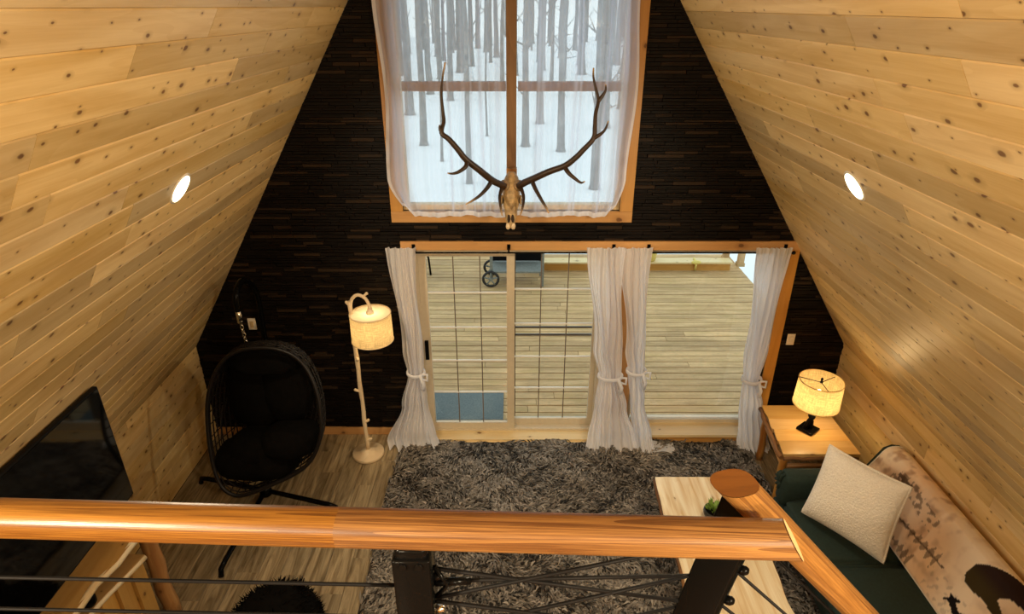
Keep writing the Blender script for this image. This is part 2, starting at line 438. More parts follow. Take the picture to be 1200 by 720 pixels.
def slope_frame(side):
    if side < 0:
        o = Vector((LX, 0, LB)); d = Vector((APX - LX, 0, APZ - LB)); n = Vector((d.z, 0, -d.x))
    else:
        o = Vector((RX, 0, RB)); d = Vector((APX - RX, 0, APZ - RB)); n = Vector((-d.z, 0, d.x))
    L = d.length; return o, d / L, n.normalized(), L
EXPO = .1416
def plank(o, d, n, v0, v1, y0, y1):
    """one tongue-and-groove board lying on a wall: v runs up the wall, y along the board, n into the room"""
    m = MB(); c = .0045; g = .0007
    prof = [(v0 + g, -.018), (v0 + g, -c), (v0 + g + c, 0), (v1 - g - c, 0), (v1 - g, -c), (v1 - g, -.018)]
    uo, vo = rnd.uniform(0, 40), rnd.uniform(0, 40)
    e = .0012
    P = [o + d * v + n * h + Vector((0, y0 + e, 0)) for v, h in prof] + [o + d * v + n * h + Vector((0, y1 - e, 0)) for v, h in prof]
    b = m.add(P)
    for k in range(6):
        k2 = (k + 1) % 6
        m.face((k, k2, 6 + k2, 6 + k), [(y0 + uo, prof[k][0] + vo), (y0 + uo, prof[k2][0] + vo), (y1 + uo, prof[k2][0] + vo), (y1 + uo, prof[k][0] + vo)])
    m.face((0, 1, 2, 3, 4, 5)); m.face((11, 10, 9, 8, 7, 6))
    return m
def wall_side(side, name, label):
    o, d, n, L = slope_frame(side); X = LX if side < 0 else RX; B = LB if side < 0 else RB
    m = MB(); t = .12
    a = [o - n * .02, o + d * L - n * .02, o + d * L - n * t, o - n * t]
    b = m.add([p + Vector((0, BACK - .2, 0)) for p in a] + [p + Vector((0, GY + .2, 0)) for p in a])
    for q in ((0, 1, 2, 3), (7, 6, 5, 4), (0, 4, 5, 1), (1, 5, 6, 2), (2, 6, 7, 3), (3, 7, 4, 0)): m.face([b + k for k in q])
    m.box((X + side * .072, (BACK + GY) / 2, B / 2), (.1, GY - BACK + .4, B + .1))
    w = struct(name, m, M['rear'], label)
    def rows(oo, dd, nn, length):
        v = 0.0
        while v < length - .01:
            v1 = min(v + EXPO, length); y1 = GY - .012
            first = True
            while y1 > BACK + .05:
                ln = rnd.uniform(1.3, 3.9) if not first else rnd.uniform(.7, 3.4)
                first = False
                y0 = y1 - ln
                if y0 < 0.9: y0 = BACK
                mk('wall_plank', plank(oo, dd, nn, v, v1, y0, y1), M['pine'], w); y1 = y0
            v = v1
    rows(o, d, n, L - .02)
    rows(Vector((X, 0, .002)), Vector((0, 0, 1)), Vector((-side, 0, 0)), B)
    return w
wall_left = wall_side(-1, 'wall_left', 'sloping knotty pine wall on the television side')
wall_right = wall_side(1, 'wall_right', 'sloping knotty pine wall on the sofa side')

# gable wall with its openings, faced with stacked strips of dark stone
RECTS = [(-4, -.93, 0, 2.09), (.90, 1.2, 0, 2.09), (2.53, 4, 0, 2.09), (1.2, 2.53, 0, .10), (-4, 4, 2.09, 2.46), (-4, -.97, 2.46, 4.33), (.96, 4, 2.46, 4.33), (-4, 4, 4.33, 7)]
m = MB()
for (x0, x1, z0, z1) in RECTS:
    p = clip([(x0, z0), (x1, z0), (x1, z1), (x0, z1)], HALF)
    if p: m.prism(p, lambda q: (q[0], GY, q[1]), lambda q: (q[0], GY + .2, q[1]))
wall_front = struct('wall_front', m, M['black_matte'], 'dark stacked stone gable wall around the windows')
strips = []
z = .095
while z < 6.1:
    h = rnd.choice((.02, .026, .03, .034))
    x = LX - rnd.uniform(0, .3)
    while x < RX:
        ln = rnd.uniform(.12, .34)
        for (x0, x1, z0, z1) in RECTS:
            a, b, c, e = max(x, x0) + .001, min(x + ln, x1) - .001, max(z, z0) + .0008, min(z + h, z1) - .0008
            if b - a > .008 and e - c > .004:
                p = clip([(a, c), (b, c), (b, e), (a, e)], HALF)
                if len(p) > 2: strips.append((p, rnd.uniform(.004, .022), (b - a) * (e - c) * (1 if z < 4.2 else .01)))
        x += ln
    z += h
strips.sort(key=lambda s: -s[2])
def strip_into(m, p, dep):
    m.tone = rnd.random() if rnd.random() < .93 else .99
    yy = GY - dep
    b = .0015 if dep > .006 else .0005
    cx = sum(q[0] for q in p) / len(p); cz = sum(q[1] for q in p) / len(p)
    m.prism(p, lambda q: (q[0] + (cx - q[0]) * .01, yy, q[1] + (cz - q[1]) * .12), lambda q: (q[0], GY + .002, q[1]))
for (p, dep, a) in strips[:300]:
    m = MB(); strip_into(m, p, dep + .003); mk('stone_strip', m, M['stone'], wall_front)
m = MB()
for (p, dep, a) in strips[300:]: strip_into(m, p, dep)
o = mk('stone_strip_courses', m, M['stone'], wall_front); o['kind'] = 'stuff'

m = MB(); m.prism(clip([(-4, 0), (4, 0), (4, 7), (-4, 7)], HALF), lambda q: (q[0], BACK - .1, q[1]), lambda q: (q[0], BACK, q[1]))
struct('wall_back', m, M['rear'], 'plain wall behind the loft')
m = MB(); m.box((.07, -1.28, 2.29), (4.55, 3.8, .2)); struct('loft_floor', m, M['oak'], 'loft floor under the railing')

# baseboard and trims (real boards standing proud of the stone)
def trim(name, c, size, mat='trim', label=None):
    m = MB(); m.rbox(c, size, .004, 1); m2 = MB(); m2.box(c, size); return struct(name, m2, M[mat], label)
trim('baseboard_front', (-2.08, GY - .012, .046), (2.08, .024, .088), 'trim')
trim('trim_1', (.81, GY - .018, 2.133), (3.66, .036, .084))
trim('trim_2', (-.977, GY - .018, 1.045), (.09, .036, 2.09))
trim('trim_3', (1.05, GY - .018, 1.045), (.30, .036, 2.09))
trim('trim_4', (2.588, GY - .018, 1.045), (.108, .036, 2.09))
trim('trim_5', (-.003, GY - .02, 2.408), (2.15, .04, .10))
trim('trim_6', (-1.024, GY - .02, 3.42), (.105, .04, 1.92))
trim('trim_7', (1.016, GY - .02, 3.42), (.11, .04, 1.92))
trim('trim_8', (-.003, GY - .02, 4.405), (1.96, .04, .06))
trim('trim_9', (-.02, 5.325, .017), (1.98, .15, .034), 'sill', 'pale wooden threshold under the sliding door')
trim('trim_10', (-.02, 5.24, .006), (1.9, .03, .012), 'sill', 'narrow pale floor strip before the threshold')
trim('trim_11', (1.88, 5.36, .090), (1.32, .26, .03), 'sill', 'deep pale sill board under the picture window')
trim('trim_12', (1.88, 5.325, .037), (1.32, .15, .074), 'trim')

# sliding door: frame, two panels of fifteen panes, muntins, screen rail
m = MB()
for (c, s_) in (((-.905, GY + .075, 1.06), (.05, .15, 2.06)), ((.875, GY + .075, 1.06), (.05, .15, 2.06)), ((-.015, GY + .075, 2.07), (1.83, .15, .04)), ((-.015, GY + .075, .035), (1.83, .15, .05))): m.box(c, s_)
door = struct('door_1', m, M['vinyl'], 'almond sliding glass door with a grid of muntins')
def door_panel(x0, x1, z0, z1, y, st, rail_b, rail_t, nm):
    m = MB(); t = .04
    m.box((x0 + st / 2, y, (z0 + z1) / 2), (st, t, z1 - z0)); m.box((x1 - st / 2, y, (z0 + z1) / 2), (st, t, z1 - z0))
    m.box(((x0 + x1) / 2, y, z0 + rail_b / 2), (x1 - x0 - 2 * st, t, rail_b)); m.box(((x0 + x1) / 2, y, z1 - rail_t / 2), (x1 - x0 - 2 * st, t, rail_t))
    p = mk(nm, m, M['vinyl'], door)
    gx0, gx1, gz0, gz1 = x0 + st, x1 - st, z0 + rail_b, z1 - rail_t
    for i in range(1, 3):
        x = gx0 + (gx1 - gx0) * i / 3; g = MB(); g.box((x, y, (gz0 + gz1) / 2), (.010, .010, gz1 - gz0)); mk('muntin', g, M['gasket'], p)
    for j in range(1, 5):
        zz = gz0 + (gz1 - gz0) * j / 5; g = MB(); g.box(((gx0 + gx1) / 2, y - .001, zz), (gx1 - gx0, .014, .014)); mk('muntin', g, M['vinyl_white'], p)
    for i in range(3):
        for j in range(5):
            a = gx0 + (gx1 - gx0) * i / 3 + .006; b = gx0 + (gx1 - gx0) * (i + 1) / 3 - .006
            c = gz0 + (gz1 - gz0) * j / 5 + .007; e = gz0 + (gz1 - gz0) * (j + 1) / 5 - .007
            g = MB(); g.face([g.add([(a, y, c), (b, y, c), (b, y, e), (a, y, e)]) + k for k in range(4)]); mk('pane', g, M['glass'], p)
    return p
p1 = door_panel(-.88, .025, .06, 2.065, GY + .03, .075, .07, .05, 'sliding_panel')
door_panel(-.03, .85, .06, 2.05, GY + .10, .05, .075, .03, 'fixed_panel')
m = MB(); m.box((-.845, GY + .0, 1.02), (.035, .03, .21)); m.box((-.845, GY - .02, 1.02), (.022, .03, .17)); mk('door_handle', m, M['black_metal'], p1)
m = MB()
for zz in (1.115, 1.20): m.box((.42, GY + .15, zz), (.82, .02, .018))
for x in (.02, .84): m.box((x, GY + .15, 1.05), (.03, .02, 1.98))
mk('screen_door_frame', m, M['gasket'], door)

def window(name, x0, x1, z0, z1, y, fr, mat, label, bars=()):
    m = MB(); t = .09
    m.box((x0 + fr / 2, y, (z0 + z1) / 2), (fr, t, z1 - z0)); m.box((x1 - fr / 2, y, (z0 + z1) / 2), (fr, t, z1 - z0))
    m.box(((x0 + x1) / 2, y, z0 + fr / 2), (x1 - x0 - 2 * fr, t, fr)); m.box(((x0 + x1) / 2, y, z1 - fr / 2), (x1 - x0 - 2 * fr, t, fr))
    w = struct(name, m, M[mat], label); return w
w1 = window('window_1', -.97, .96, 2.46, 4.33, GY + .06, .045, 'sill', 'tall upper gable window with wooden crossbars')
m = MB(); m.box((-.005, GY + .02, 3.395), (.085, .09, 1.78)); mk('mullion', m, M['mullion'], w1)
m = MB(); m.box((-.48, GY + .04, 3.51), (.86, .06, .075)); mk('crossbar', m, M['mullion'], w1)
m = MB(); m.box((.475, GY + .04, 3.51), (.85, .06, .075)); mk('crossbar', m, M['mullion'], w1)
for (a, b) in ((-.925, -.05), (.04, .915)):
    for (c, e) in ((2.505, 3.47), (3.55, 4.285)):
        g = MB(); g.face([g.add([(a, GY + .07, c), (b, GY + .07, c), (b, GY + .07, e), (a, GY + .07, e)]) + k for k in range(4)]); mk('pane', g, M['glass'], w1)
w2 = window('window_2', 1.2, 2.53, .10, 2.09, GY + .09, .045, 'vinyl', 'wide picture window beside the sliding door')
g = MB(); g.face([g.add([(1.245, GY + .1, .165), (2.485, GY + .1, .165), (2.485, GY + .1, 2.045), (1.245, GY + .1, 2.045)]) + k for k in range(4)]); mk('pane', g, M['glass'], w2)

# ------------------------------------------------------------------ outside: deck, snow, forest
m = MB(); m.box((0, 60, -.75), (220, 110, .3)); struct('ground', m, M['snow'], 'snow-covered ground')
m = MB(); m.box((.28, 8.27, -.27), (7.6, 5.24, .24)); deck = struct('deck', m, M['rear'], 'weathered timber deck outside the glass door')
y = 5.64
while y < 10.9:
    x1 = 4.06; xs = []
    while x1 > -3.5:
        x0 = x1 - rnd.uniform(1.6, 3.9)
        if x0 < -3.0: x0 = -3.5
        xs.append((x0, x1)); x1 = x0
    for a, b in xs:
        m = MB(); m.box(((a + b) / 2, y + .0675, -.119 + rnd.uniform(-.002, .002)), (b - a - .005, .127, .038)); mk('deck_board', m, M['deck'], deck)
    y += .141
m = MB(); m.box((-.54, 6.05, -.094), (.88, .57, .012)); tag(mk('doormat', m, M['mat'], None, (-.54, 6.05, -.1)), 'blue-grey doormat lying on the deck outside the sliding door', 'doormat')

t = thing('deck_bench', 'long low timber beam with pale top along the far deck edge', 'bench', (2.02, 10.26, -.1))
m = MB(); m.box((2.02, 10.26, -.03), (3.64, .16, .14)); mk('beam', m, M['trim'], t)
m = MB(); m.box((2.02, 10.25, .055), (3.68, .22, .03)); mk('cap_board', m, M['sill'], t)
m = MB(); m.tube([(3.22, 10.165, -.08), (3.22, 10.14, .0), (3.22, 10.13, .075), (3.22, 10.3, .085)], .02, 6); m.ball((3.22, 10.14, .07), (.09, .03, .04)); mk('yellow_tie', m, M['yellow'], t)
for i, (x, yy, lab) in enumerate(((3.93, 10.72, 'square grey deck post at the end of the low beam'), (4.10, 10.42, 'outermost square grey deck post beyond the low beam'))):
    t = thing('deck_post', lab, 'post', (x, yy, -.1))
    m = MB(); m.box((x, yy, 1.2), (.1, .1, 2.6)); mk('post_shaft', m, M['deck'], t)
    m = MB(); m.box((x, yy, -.07), (.13, .13, .06)); mk('post_base', m, M['deck'], t)
t = thing('yellow_bucket', 'round yellow tub standing on the low beam across the deck', 'bucket', (2.40, 10.26, .072))
m = MB(); m.lathe((2.40, 10.26, .072), [(.10, 0), (.13, .02), (.15, .18), (.155, .2), (.13, .2), (.11, .04)], 18); mk('tub', m, M['yellow'], t)
m = MB(); m.tube([(2.25, 10.26, .25), (2.28, 10.26, .35), (2.40, 10.26, .39), (2.52, 10.26, .35), (2.55, 10.26, .25)], .008, 6); mk('handle', m, M['chrome'], t)

t = thing('barrel_grill', 'dark barrel grill cart with two spoked wheels on the deck', 'grill', (.08, 9.7, -.1))
def cyl_y(m, c, r, h, n=20):
    was = m.smooth
    m.tube([(c[0], c[1] - h / 2, c[2]), (c[0], c[1] + h / 2, c[2])], r, n)
for yy in (9.46, 9.98):
    m = MB(); m.tube([(-.35 + .125 * cos(a * pi / 10), yy, .045 + .125 * sin(a * pi / 10)) for a in range(20)], .022, 8, close=True); wh = mk('wheel', m, M['rubber'], t)
    m = MB(); cyl_y(m, (-.35, yy, .045), .03, .06, 10)
    for k in range(5):
        a = k * 2 * pi / 5 + .3; m.tube([(-.35, yy - .01, .045), (-.35 + .115 * cos(a), yy - .01, .045 + .115 * sin(a))], .014, 5)
    mk('spokes', m, M['grey_metal'], wh)
for (x, yy) in ((.5, 9.5), (.5, 9.95)):
    m = MB(); m.box((x, yy, .4), (.05, .04, 1.0)); mk('leg', m, M['grey_metal'], t)
for yy in (9.5, 9.95):
    m = MB(); m.box((-.34, yy, .45), (.05, .04, .86)); mk('leg', m, M['grey_metal'], t)
m = MB(); m.box((.08, 9.72, .16), (.84, .5, .03)); mk('bottom_shelf', m, M['grey_metal'], t)
m = MB(); m.box((.08, 9.93, .30), (.84, .02, .22)); mk('back_panel', m, M['black_matte'], t)
m = MB(); m.tube([(-.45, 9.72, .95), (.6, 9.72, .95)], .27, 20); mk('barrel', m, M['black_metal'], t)
m = MB(); m.tube([(-.3, 9.42, 1.0), (-.3, 9.37, 1.0), (.45, 9.37, 1.0), (.45, 9.42, 1.0)], .015, 6); mk('handle', m, M['chrome'], t)
t = thing('patio_chair', 'dark metal patio chair standing on the deck beyond the doormat', 'chair', (-1.72, 9.7, -.1))
for (x, yy) in ((-1.44, 9.45), (-1.41, 9.98), (-2.0, 9.45), (-2.0, 9.98)):
    m = MB(); m.tube([(x, yy, -.1), (x - .02, yy, .2), (x - .05, yy, .34)], .018, 6); mk('leg', m, M['black_metal'], t)
m = MB(); m.rbox((-1.74, 9.7, .36), (.6, .56, .05), .02); mk('seat', m, M['black_matte'], t)
m = MB(); m.rbox((-1.74, 10.0, .68), (.58, .05, .56), .02); mk('backrest', m, M['black_matte'], t)
for x in (-1.46, -2.02):
    m = MB(); m.tube([(x, 9.44, .3), (x, 9.44, .56), (x, 9.98, .58)], .016, 6); mk('armrest', m, M['black_metal'], t)

TREES = [(1.24, 28.5, .15), (1.75, 22.6, .13), (2.35, 17.5, .12), (3.95, 27.4, .2), (-1.25, 18.1, .08), (.50, 23.5, .13), (-3.3, 23.7, .13), (-2.35, 21.0, .045), (-1.0, 25.5, .04), (-4.9, 31, .2), (-3.4, 36, .16), (5.6, 33, .2), (2.9, 38, .15), (-.6, 41, .13)]
tries = 0
while len(TREES) < 165 and tries < 9000:
    tries += 1
    yy = rnd.uniform(36, 130); c_ = (rnd.uniform(-.30, .30) * yy, yy, rnd.uniform(.10, .34))
    if all(hypot(c_[0] - q[0], c_[1] - q[1]) > 3.0 for q in TREES): TREES.append(c_)
KIND = ['bare grey trunk rising from the near snow behind the upper window', 'bare grey trunk in the snowy woods seen through the sheer curtain']
for i, (x, yy, r) in enumerate(TREES):
    if yy < 30 and i < 9:
        lab = ['thick bare trunk behind the antler with the forked tip', 'bare trunk seen inside the curve of the forked antler', 'leaning bare trunk nearest the window, under the forked antler', 'broad pale trunk beyond the tip of the forked antler', 'slim dark trunk nearest the window behind the unforked antler', 'grey trunk just beside the window mullion on the forked antler side', 'pale trunk outside the unforked antler near the window edge', 'thin sapling outside the unforked antler', 'thin sapling between the unforked antler and the mullion'][i]; grp = 'trees in the snow'
    else: lab, grp = KIND[1], 'distant trees in the snow'
    t = thing('bare_tree', lab, 'tree', (x, yy, -.6), grp)
    h = rnd.uniform(12, 17); lean = rnd.uniform(-.35, .35); lean2 = rnd.uniform(-.3, .3)
    pts = [(x + lean * (k / 8) ** 1.3 + rnd.uniform(-.06, .06) * (k > 0), yy + lean2 * k / 8, -.62 + h * k / 8) for k in range(9)]
    m = MB(); m.tube([(x, yy, -.63), (x, yy, -.45)] + pts[1:], [r * 1.5, r * 1.12] + [r * (1 - .1 * k) for k in range(1, 9)], 8); mk('trunk', m, M['bark_tree'], t)
    m = MB()
    for k in range(8 if yy < 60 else 5):
        j = rnd.randint(1, 7); p = Vector(pts[j]); a = rnd.uniform(0, 2 * pi); ln = rnd.uniform(.5, 1.3); rr = r * rnd.uniform(.14, .3)
        e = p + Vector((cos(a) * ln, sin(a) * ln * .6, rnd.uniform(.2, 1.5)))
        md = (p + e) / 2 + Vector((0, 0, rnd.uniform(-.1, .25)))
        m.tube([p, md, e], [rr, rr * .6, rr * .2], 5)
        m.tube([md, md + Vector((rnd.uniform(-.6, .6), 0, rnd.uniform(.2, .8)))], [rr * .5, rr * .15], 4)
    mk('branches', m, M['bark_tree'], t)['kind'] = 'stuff'

# ------------------------------------------------------------------ lights of the room
def downlight(side, yy, zz, label):
    o_, d, n, L = slope_frame(side)
    p = o_ + d * ((zz - o_.z) / d.z); p.y = yy
    q = Vector((0, 0, 1)).rotation_difference(n).to_matrix()
    t = thing('recessed_downlight', label, 'light', p, 'recessed lights in the pine slopes')
    def disc(name, r0, r1, h0, h1, mat):
        m = MB(); pr = [(r0, h0), (r1, h0), (r1, h1), (r0, h1)]
        m.lathe((0, 0, 0), [(r1, -.01), (r1, h1), (r0, h1 + .002)], 28)
        m.v = [tuple(p + q @ Vector(v)) for v in m.v]; return mk(name, m, mat, t)
    disc('trim_ring', .08, .098, 0, .003, M['plate_white'])
    disc('lens', .076, .082, 0, .0075, M['led'])
    ld = bpy.data.lights.new('downlight_lamp', 'SPOT'); ld.energy = DOWN_W[0 if yy > 2 else 1]; ld.color = WARM; ld.shadow_soft_size = .07; ld.spot_size = radians(172); ld.spot_blend = .5
    lo = bpy.data.objects.new('downlight_lamp', ld); COL.objects.link(lo); lo.parent = t
    lo.location = n * .09; lo.rotation_euler = Vector((0, 0, -1)).rotation_difference(n).to_euler()
downlight(-1, 3.414, 3.191, 'glowing round recessed light in the pine slope above the television')
downlight(1, 3.438, 3.199, 'glowing round recessed light in the pine slope above the sofa')
downlight(-1, -.25, 3.9, 'recessed light in the television-side slope above the loft railing')
downlight(1, -.25, 3.9, 'recessed light in the sofa-side slope above the loft railing')
downlight(-1, -1.9, 3.9, 'recessed light in the television-side slope at the back of the loft')
downlight(1, -1.9, 3.9, 'recessed light in the sofa-side slope at the back of the loft')

def bulb(t, p, watts, r=.04):
    ld = bpy.data.lights.new('bulb_lamp', 'POINT'); ld.energy = watts; ld.color = (1, .68, .32); ld.shadow_soft_size = r
    lo = bpy.data.objects.new('bulb_lamp', ld); COL.objects.link(lo); lo.parent = t; lo.location = Vector(p) - OFF[t.name]

# ------------------------------------------------------------------ curtains
def curtain(name, label, keys, nf, mat, group, ph=0.0, hem=.02, nu=110, nv=70, tie=None, zt=2.155, zb=None, extra=None):
    """keys: (z, centre x, half width, y, fold depth), lowest first"""
    z0 = keys[0][0] if zb is None else zb
    t = thing(name, label, 'curtain', (keys[-1][1], keys[-1][3], z0), group)
    m = MB()
    def P(a, b):
        zz = z0 + (zt - z0) * b
        xc, hw, yy, am = interp(keys, zz); s_ = a * 2 - 1
        w = sin(2 * pi * nf * a + ph + 2.2 * sin(4.2 * a + ph) + .35 * sin(2.1 * zz + ph)) * (.65 + .35 * sin(7 * a + 2 * ph)) + .25 * sin(2 * pi * nf * 2.3 * a + ph * 2 + zz)
        fan = 1.0
        x = xc + hw * s_ + .012 * sin(5 * zz + 9 * a)
        y_ = yy - am * w - .03 * (1 - s_ * s_) * (am / .05)
        low = max(0, 1 - b * 14)
        zz += low * hem * (sin(8 * a + ph) + .4 * sin(19 * a + 2 * ph)); y_ -= low * .02 * sin(6 * a + ph)
        return (x, min(y_, 5.352), max(zz, .012))
    m.grid(P, nu, nv)
    mk('drape', m, mat, t)
    if tie:
        xc, hw, yy, am = interp(keys, tie)
        m = MB(); r = []
        for k in range(20):
            a = 2 * pi * k / 20; r.append((xc + (hw + .02) * cos(a), yy - .01 + (am * 1.6 + .02) * sin(a), tie + .015 * sin(a)))
        m.tube(r, .016, 8, close=True, squash=(.7, 1.5))
        sx = 1 if extra != 'left' else -1
        m.tube([(xc + sx * hw, yy - .05, tie), (xc + sx * (hw + .05), yy - .07, tie + .01), (xc + sx * (hw + .05), yy - .07, tie - .06), (xc + sx * hw, yy - .06, tie - .05)], .013, 6)
        m.tube([(xc + sx * hw * .7, yy - .07, tie), (xc + sx * (hw + .01), yy - .08, tie - .10), (xc + sx * (hw + .0), yy - .075, tie - .17)], [.016, .018, .02], 6)
        mk('tieback', m, mat, t)
    return t
G = 'white tied curtains of the glass doors'
curtain('curtain', 'white tied curtain at the floor lamp side of the sliding door', [(.012, -1.0, .25, 5.14, .045), (.10, -1.03, .25, 5.18, .04), (.5, -.98, .13, 5.25, .05), (.84, -.95, .066, 5.28, .03), (1.1, -.965, .085, 5.28, .035), (2.09, -1.0, .12, 5.262, .02), (2.16, -1.0, .125, 5.262, .02)], 5, M['curtain'], G, .4, tie=.84)
curtain('curtain', 'wide-skirted white curtain tied beside the sliding door end', [(.012, 1.02, .27, 5.10, .045), (.12, 1.02, .25, 5.17, .04), (.45, 1.0, .17, 5.25, .05), (.80, .975, .10, 5.28, .03), (1.1, .93, .13, 5.28, .035), (2.09, .85, .16, 5.262, .02), (2.16, .85, .165, 5.262, .02)], 5, M['curtain'], G, 1.9, tie=.80)
c3 = curtain('curtain', 'slender white tied curtain touching the wide-skirted one at the picture window', [(.012, 1.34, .13, 5.07, .04), (.12, 1.33, .11, 5.17, .04), (.5, 1.27, .085, 5.25, .04), (.86, 1.23, .075, 5.28, .03), (1.1, 1.20, .09, 5.28, .03), (2.09, 1.12, .14, 5.262, .02), (2.16, 1.11, .15, 5.262, .02)], 4, M['curtain'], G, 3.1, tie=.86)
m = MB(); m.grid(lambda a, b: (1.40 + .26 * a, 5.20 - .16 * b - .02 * a, .055 + .012 * sin(7 * a + 4 * b) - .02 * a), 8, 6); mk('spread_hem', m, M['curtain'], c3)
curtain('curtain', 'white tied curtain between picture window and end table', [(.012, 2.47, .17, 5.08, .035), (.12, 2.46, .165, 5.16, .035), (.45, 2.42, .13, 5.24, .05), (.76, 2.385, .075, 5.28, .03), (1.1, 2.38, .105, 5.28, .035), (2.09, 2.36, .15, 5.262, .02), (2.16, 2.36, .155, 5.262, .02)], 5, M['curtain'], G, 5.0, tie=.76)
def rod(x0, x1, rings, label):
    t = thing('curtain_rod', label, 'curtain rod', ((x0 + x1) / 2, 5.29, 2.095), 'black rods above the glass')
    m = MB(); m.tube([(x0, 5.29, 2.095), (x1, 5.29, 2.095)], .0085, 8); mk('rod', m, M['black_metal'], t)
    for x in (x0, x1):
        m = MB(); m.ball((x, 5.29, 2.095), .018, 10); mk('finial', m, M['black_metal'], t)
    for x in rings:
        m = MB(); m.tube([(x, 5.365, 2.12), (x, 5.30, 2.12), (x, 5.29, 2.10)], .008, 6); m.box((x, 5.36, 2.125), (.03, .012, .05)); mk('bracket', m, M['black_metal'], t)
rod(-.94, .97, (-.9, -.03, .93), 'slim black curtain rod above the sliding door')
rod(1.21, 2.55, (1.25, 2.50), 'slim black curtain rod above the picture window')

def sheer(label, x0, x1, nf, ph, outer):
    t = thing('sheer_curtain', label, 'curtain', ((x0 + x1) / 2, 5.31, 2.46), 'sheers over the upper window')
    m = MB()
    def P(a, b):
        x = x0 + (x1 - x0) * a; zz = 2.43 + 1.99 * b
        o_ = a if outer > 0 else 1 - a
        w = sin(2 * pi * nf * a + ph + 2 * sin(4 * a + ph)) + .5 * sin(2 * pi * nf * 1.9 * a + 1 + ph)
        low = max(0, 1 - b * 6)
        x -= outer * low ** 1.5 * .09 * o_ ** 3
        x += outer * .02 * sin(9 * b + 3 * a) * o_ ** 4
        zz += low * (.007 * sin(11 * a + ph) + .004 * sin(31 * a)) + low * .10 * max(0, o_ - .86) / .14
        return (x, 5.315 - .022 * w * (.55 + .45 * b), zz)
    m.grid(P, 150, 50)
    rr = random.Random(int(ph * 10)); bands = [(rr.uniform(.03, .8), rr.uniform(.006, .022), rr.uniform(.3, .8)) for _ in range(9)]
    for i in range(len(m.f)):
        a = (i % 150 + .5) / 150; o_ = a if outer > 0 else 1 - a; b = (i // 150) / 50
        v_ = .85 * sstep(.74, .95, o_ + .05 * b) + .25 * sstep(.3, 1, b)
        for c_, w_, k_ in bands: v_ = max(v_, k_ * math.exp(-((o_ - c_ - .01 * sin(6 * b + c_ * 20)) / w_) ** 2))
        m.t[i] = min(1, v_ + .10)
    mk('drape', m, M['sheer'], t)
    m = MB(); m.grid(lambda a, b: (lambda p: (p[0], p[1] - .004, p[2]))(P(a, b * .022)), 130, 2); mk('hem', m, M['curtain'], t)
    m = MB(); e = 0 if outer < 0 else 1
    m.grid(lambda a, b: (lambda p: (p[0], p[1] - .004, p[2]))(P(e + (a * .022 if e == 0 else -a * .022), b)), 2, 50); mk('side_hem', m, M['curtain'], t)
sheer('sheer white curtain on the unforked antler side of the upper window', -1.05, -.05, 7, .7, -1)
sheer('sheer white curtain on the forked antler side of the upper window', .045, 1.0, 7, 2.2, 1)
t = thing('sheer_rod', 'slim rod carrying the sheers at the top of the upper window', 'curtain rod', (0, 5.31, 4.4))
m = MB(); m.tube([(-1.03, 5.315, 4.405), (1.02, 5.315, 4.405)], .008, 6); mk('rod', m, M['black_metal'], t)

# ------------------------------------------------------------------ elk skull and antlers
t = thing('elk_skull_mount', 'elk skull with branching antlers hung in front of the upper window', 'skull', (0, 5.25, 2.60))
secs = [(0, .030, .030), (.05, .062, .055), (.12, .078, .075), (.19, .082, .085), (.25, .086, .080), (.30, .078, .065), (.36, .060, .052), (.43, .050, .042), (.49, .043, .034), (.53, .034, .024), (.545, .016, .012)]
top = Vector((-.003, 5.27, 2.835)); nose = Vector((-.012, 5.09, 2.395)); ax = (nose - top).normalized(); side = Vector((1, 0, 0)); fr = side.cross(ax).normalized()
if fr.y > 0: fr = -fr
LEN = (nose - top).length
m = MB()
def skullP(a, b):
    s_ = b * .545; w, h = None, None
    for (s0, w0, h0), (s1, w1, h1) in zip(secs[:-1], secs[1:]):
        if s0 <= s_ <= s1 + 1e-6:
            k = (s_ - s0) / (s1 - s0); w = w0 + (w1 - w0) * k; h = h0 + (h1 - h0) * k
    an = 2 * pi * a; ca, sa = cos(an), sin(an)
    ex = math.copysign(abs(ca) ** .85, ca) * w * .93; ey = math.copysign(abs(sa) ** .85, sa) * h
    c = top + ax * (s_ / .545 * LEN)
    return tuple(c + side * ex + fr * ey)
m.grid(skullP, 28, 30, closeu=True); skull = mk('skull', m, M['bone'], t)
for sx in (-1, 1):
    c = top + ax * (LEN * .50) + side * sx * .070 + fr * .028
    m = MB(); m.ball(c, (.024, .024, .030), 12); mk('eye_socket_shade', m, M['hole_shade'], skull)  # solid dark ball, painted as the shade of the eye socket
    m = MB(); r = [c + side * sx * .012 + (ax * cos(k * pi / 7) * .033 + fr * sin(k * pi / 7) * .028) for k in range(14)]; m.tube(r, .009, 6, close=True); mk('brow_ridge', m, M['bone'], skull)
    m = MB(); p0 = top + ax * (LEN * .22) + side * sx * .045 + fr * .05
    m.tube([p0, p0 + side * sx * .03 + fr * .02], [.034, .030], 10); mk('pedicle', m, M['antler'], skull)
    m = MB(); b0 = top + ax * (LEN * .80) + side * sx * .016 + fr * .036
    m.ball(b0 + ax * .02, (.014, .012, .04), 10); mk('nasal_shade', m, M['hole_shade'], skull)  # no real cavity: a dark ball stands for the nasal shade
    m = MB(); m.ball(top + ax * (LEN * .965) + side * sx * .022 + fr * .012, (.02, .022, .03), 10); mk('jaw_tip', m, M['bone_pale'], skull)
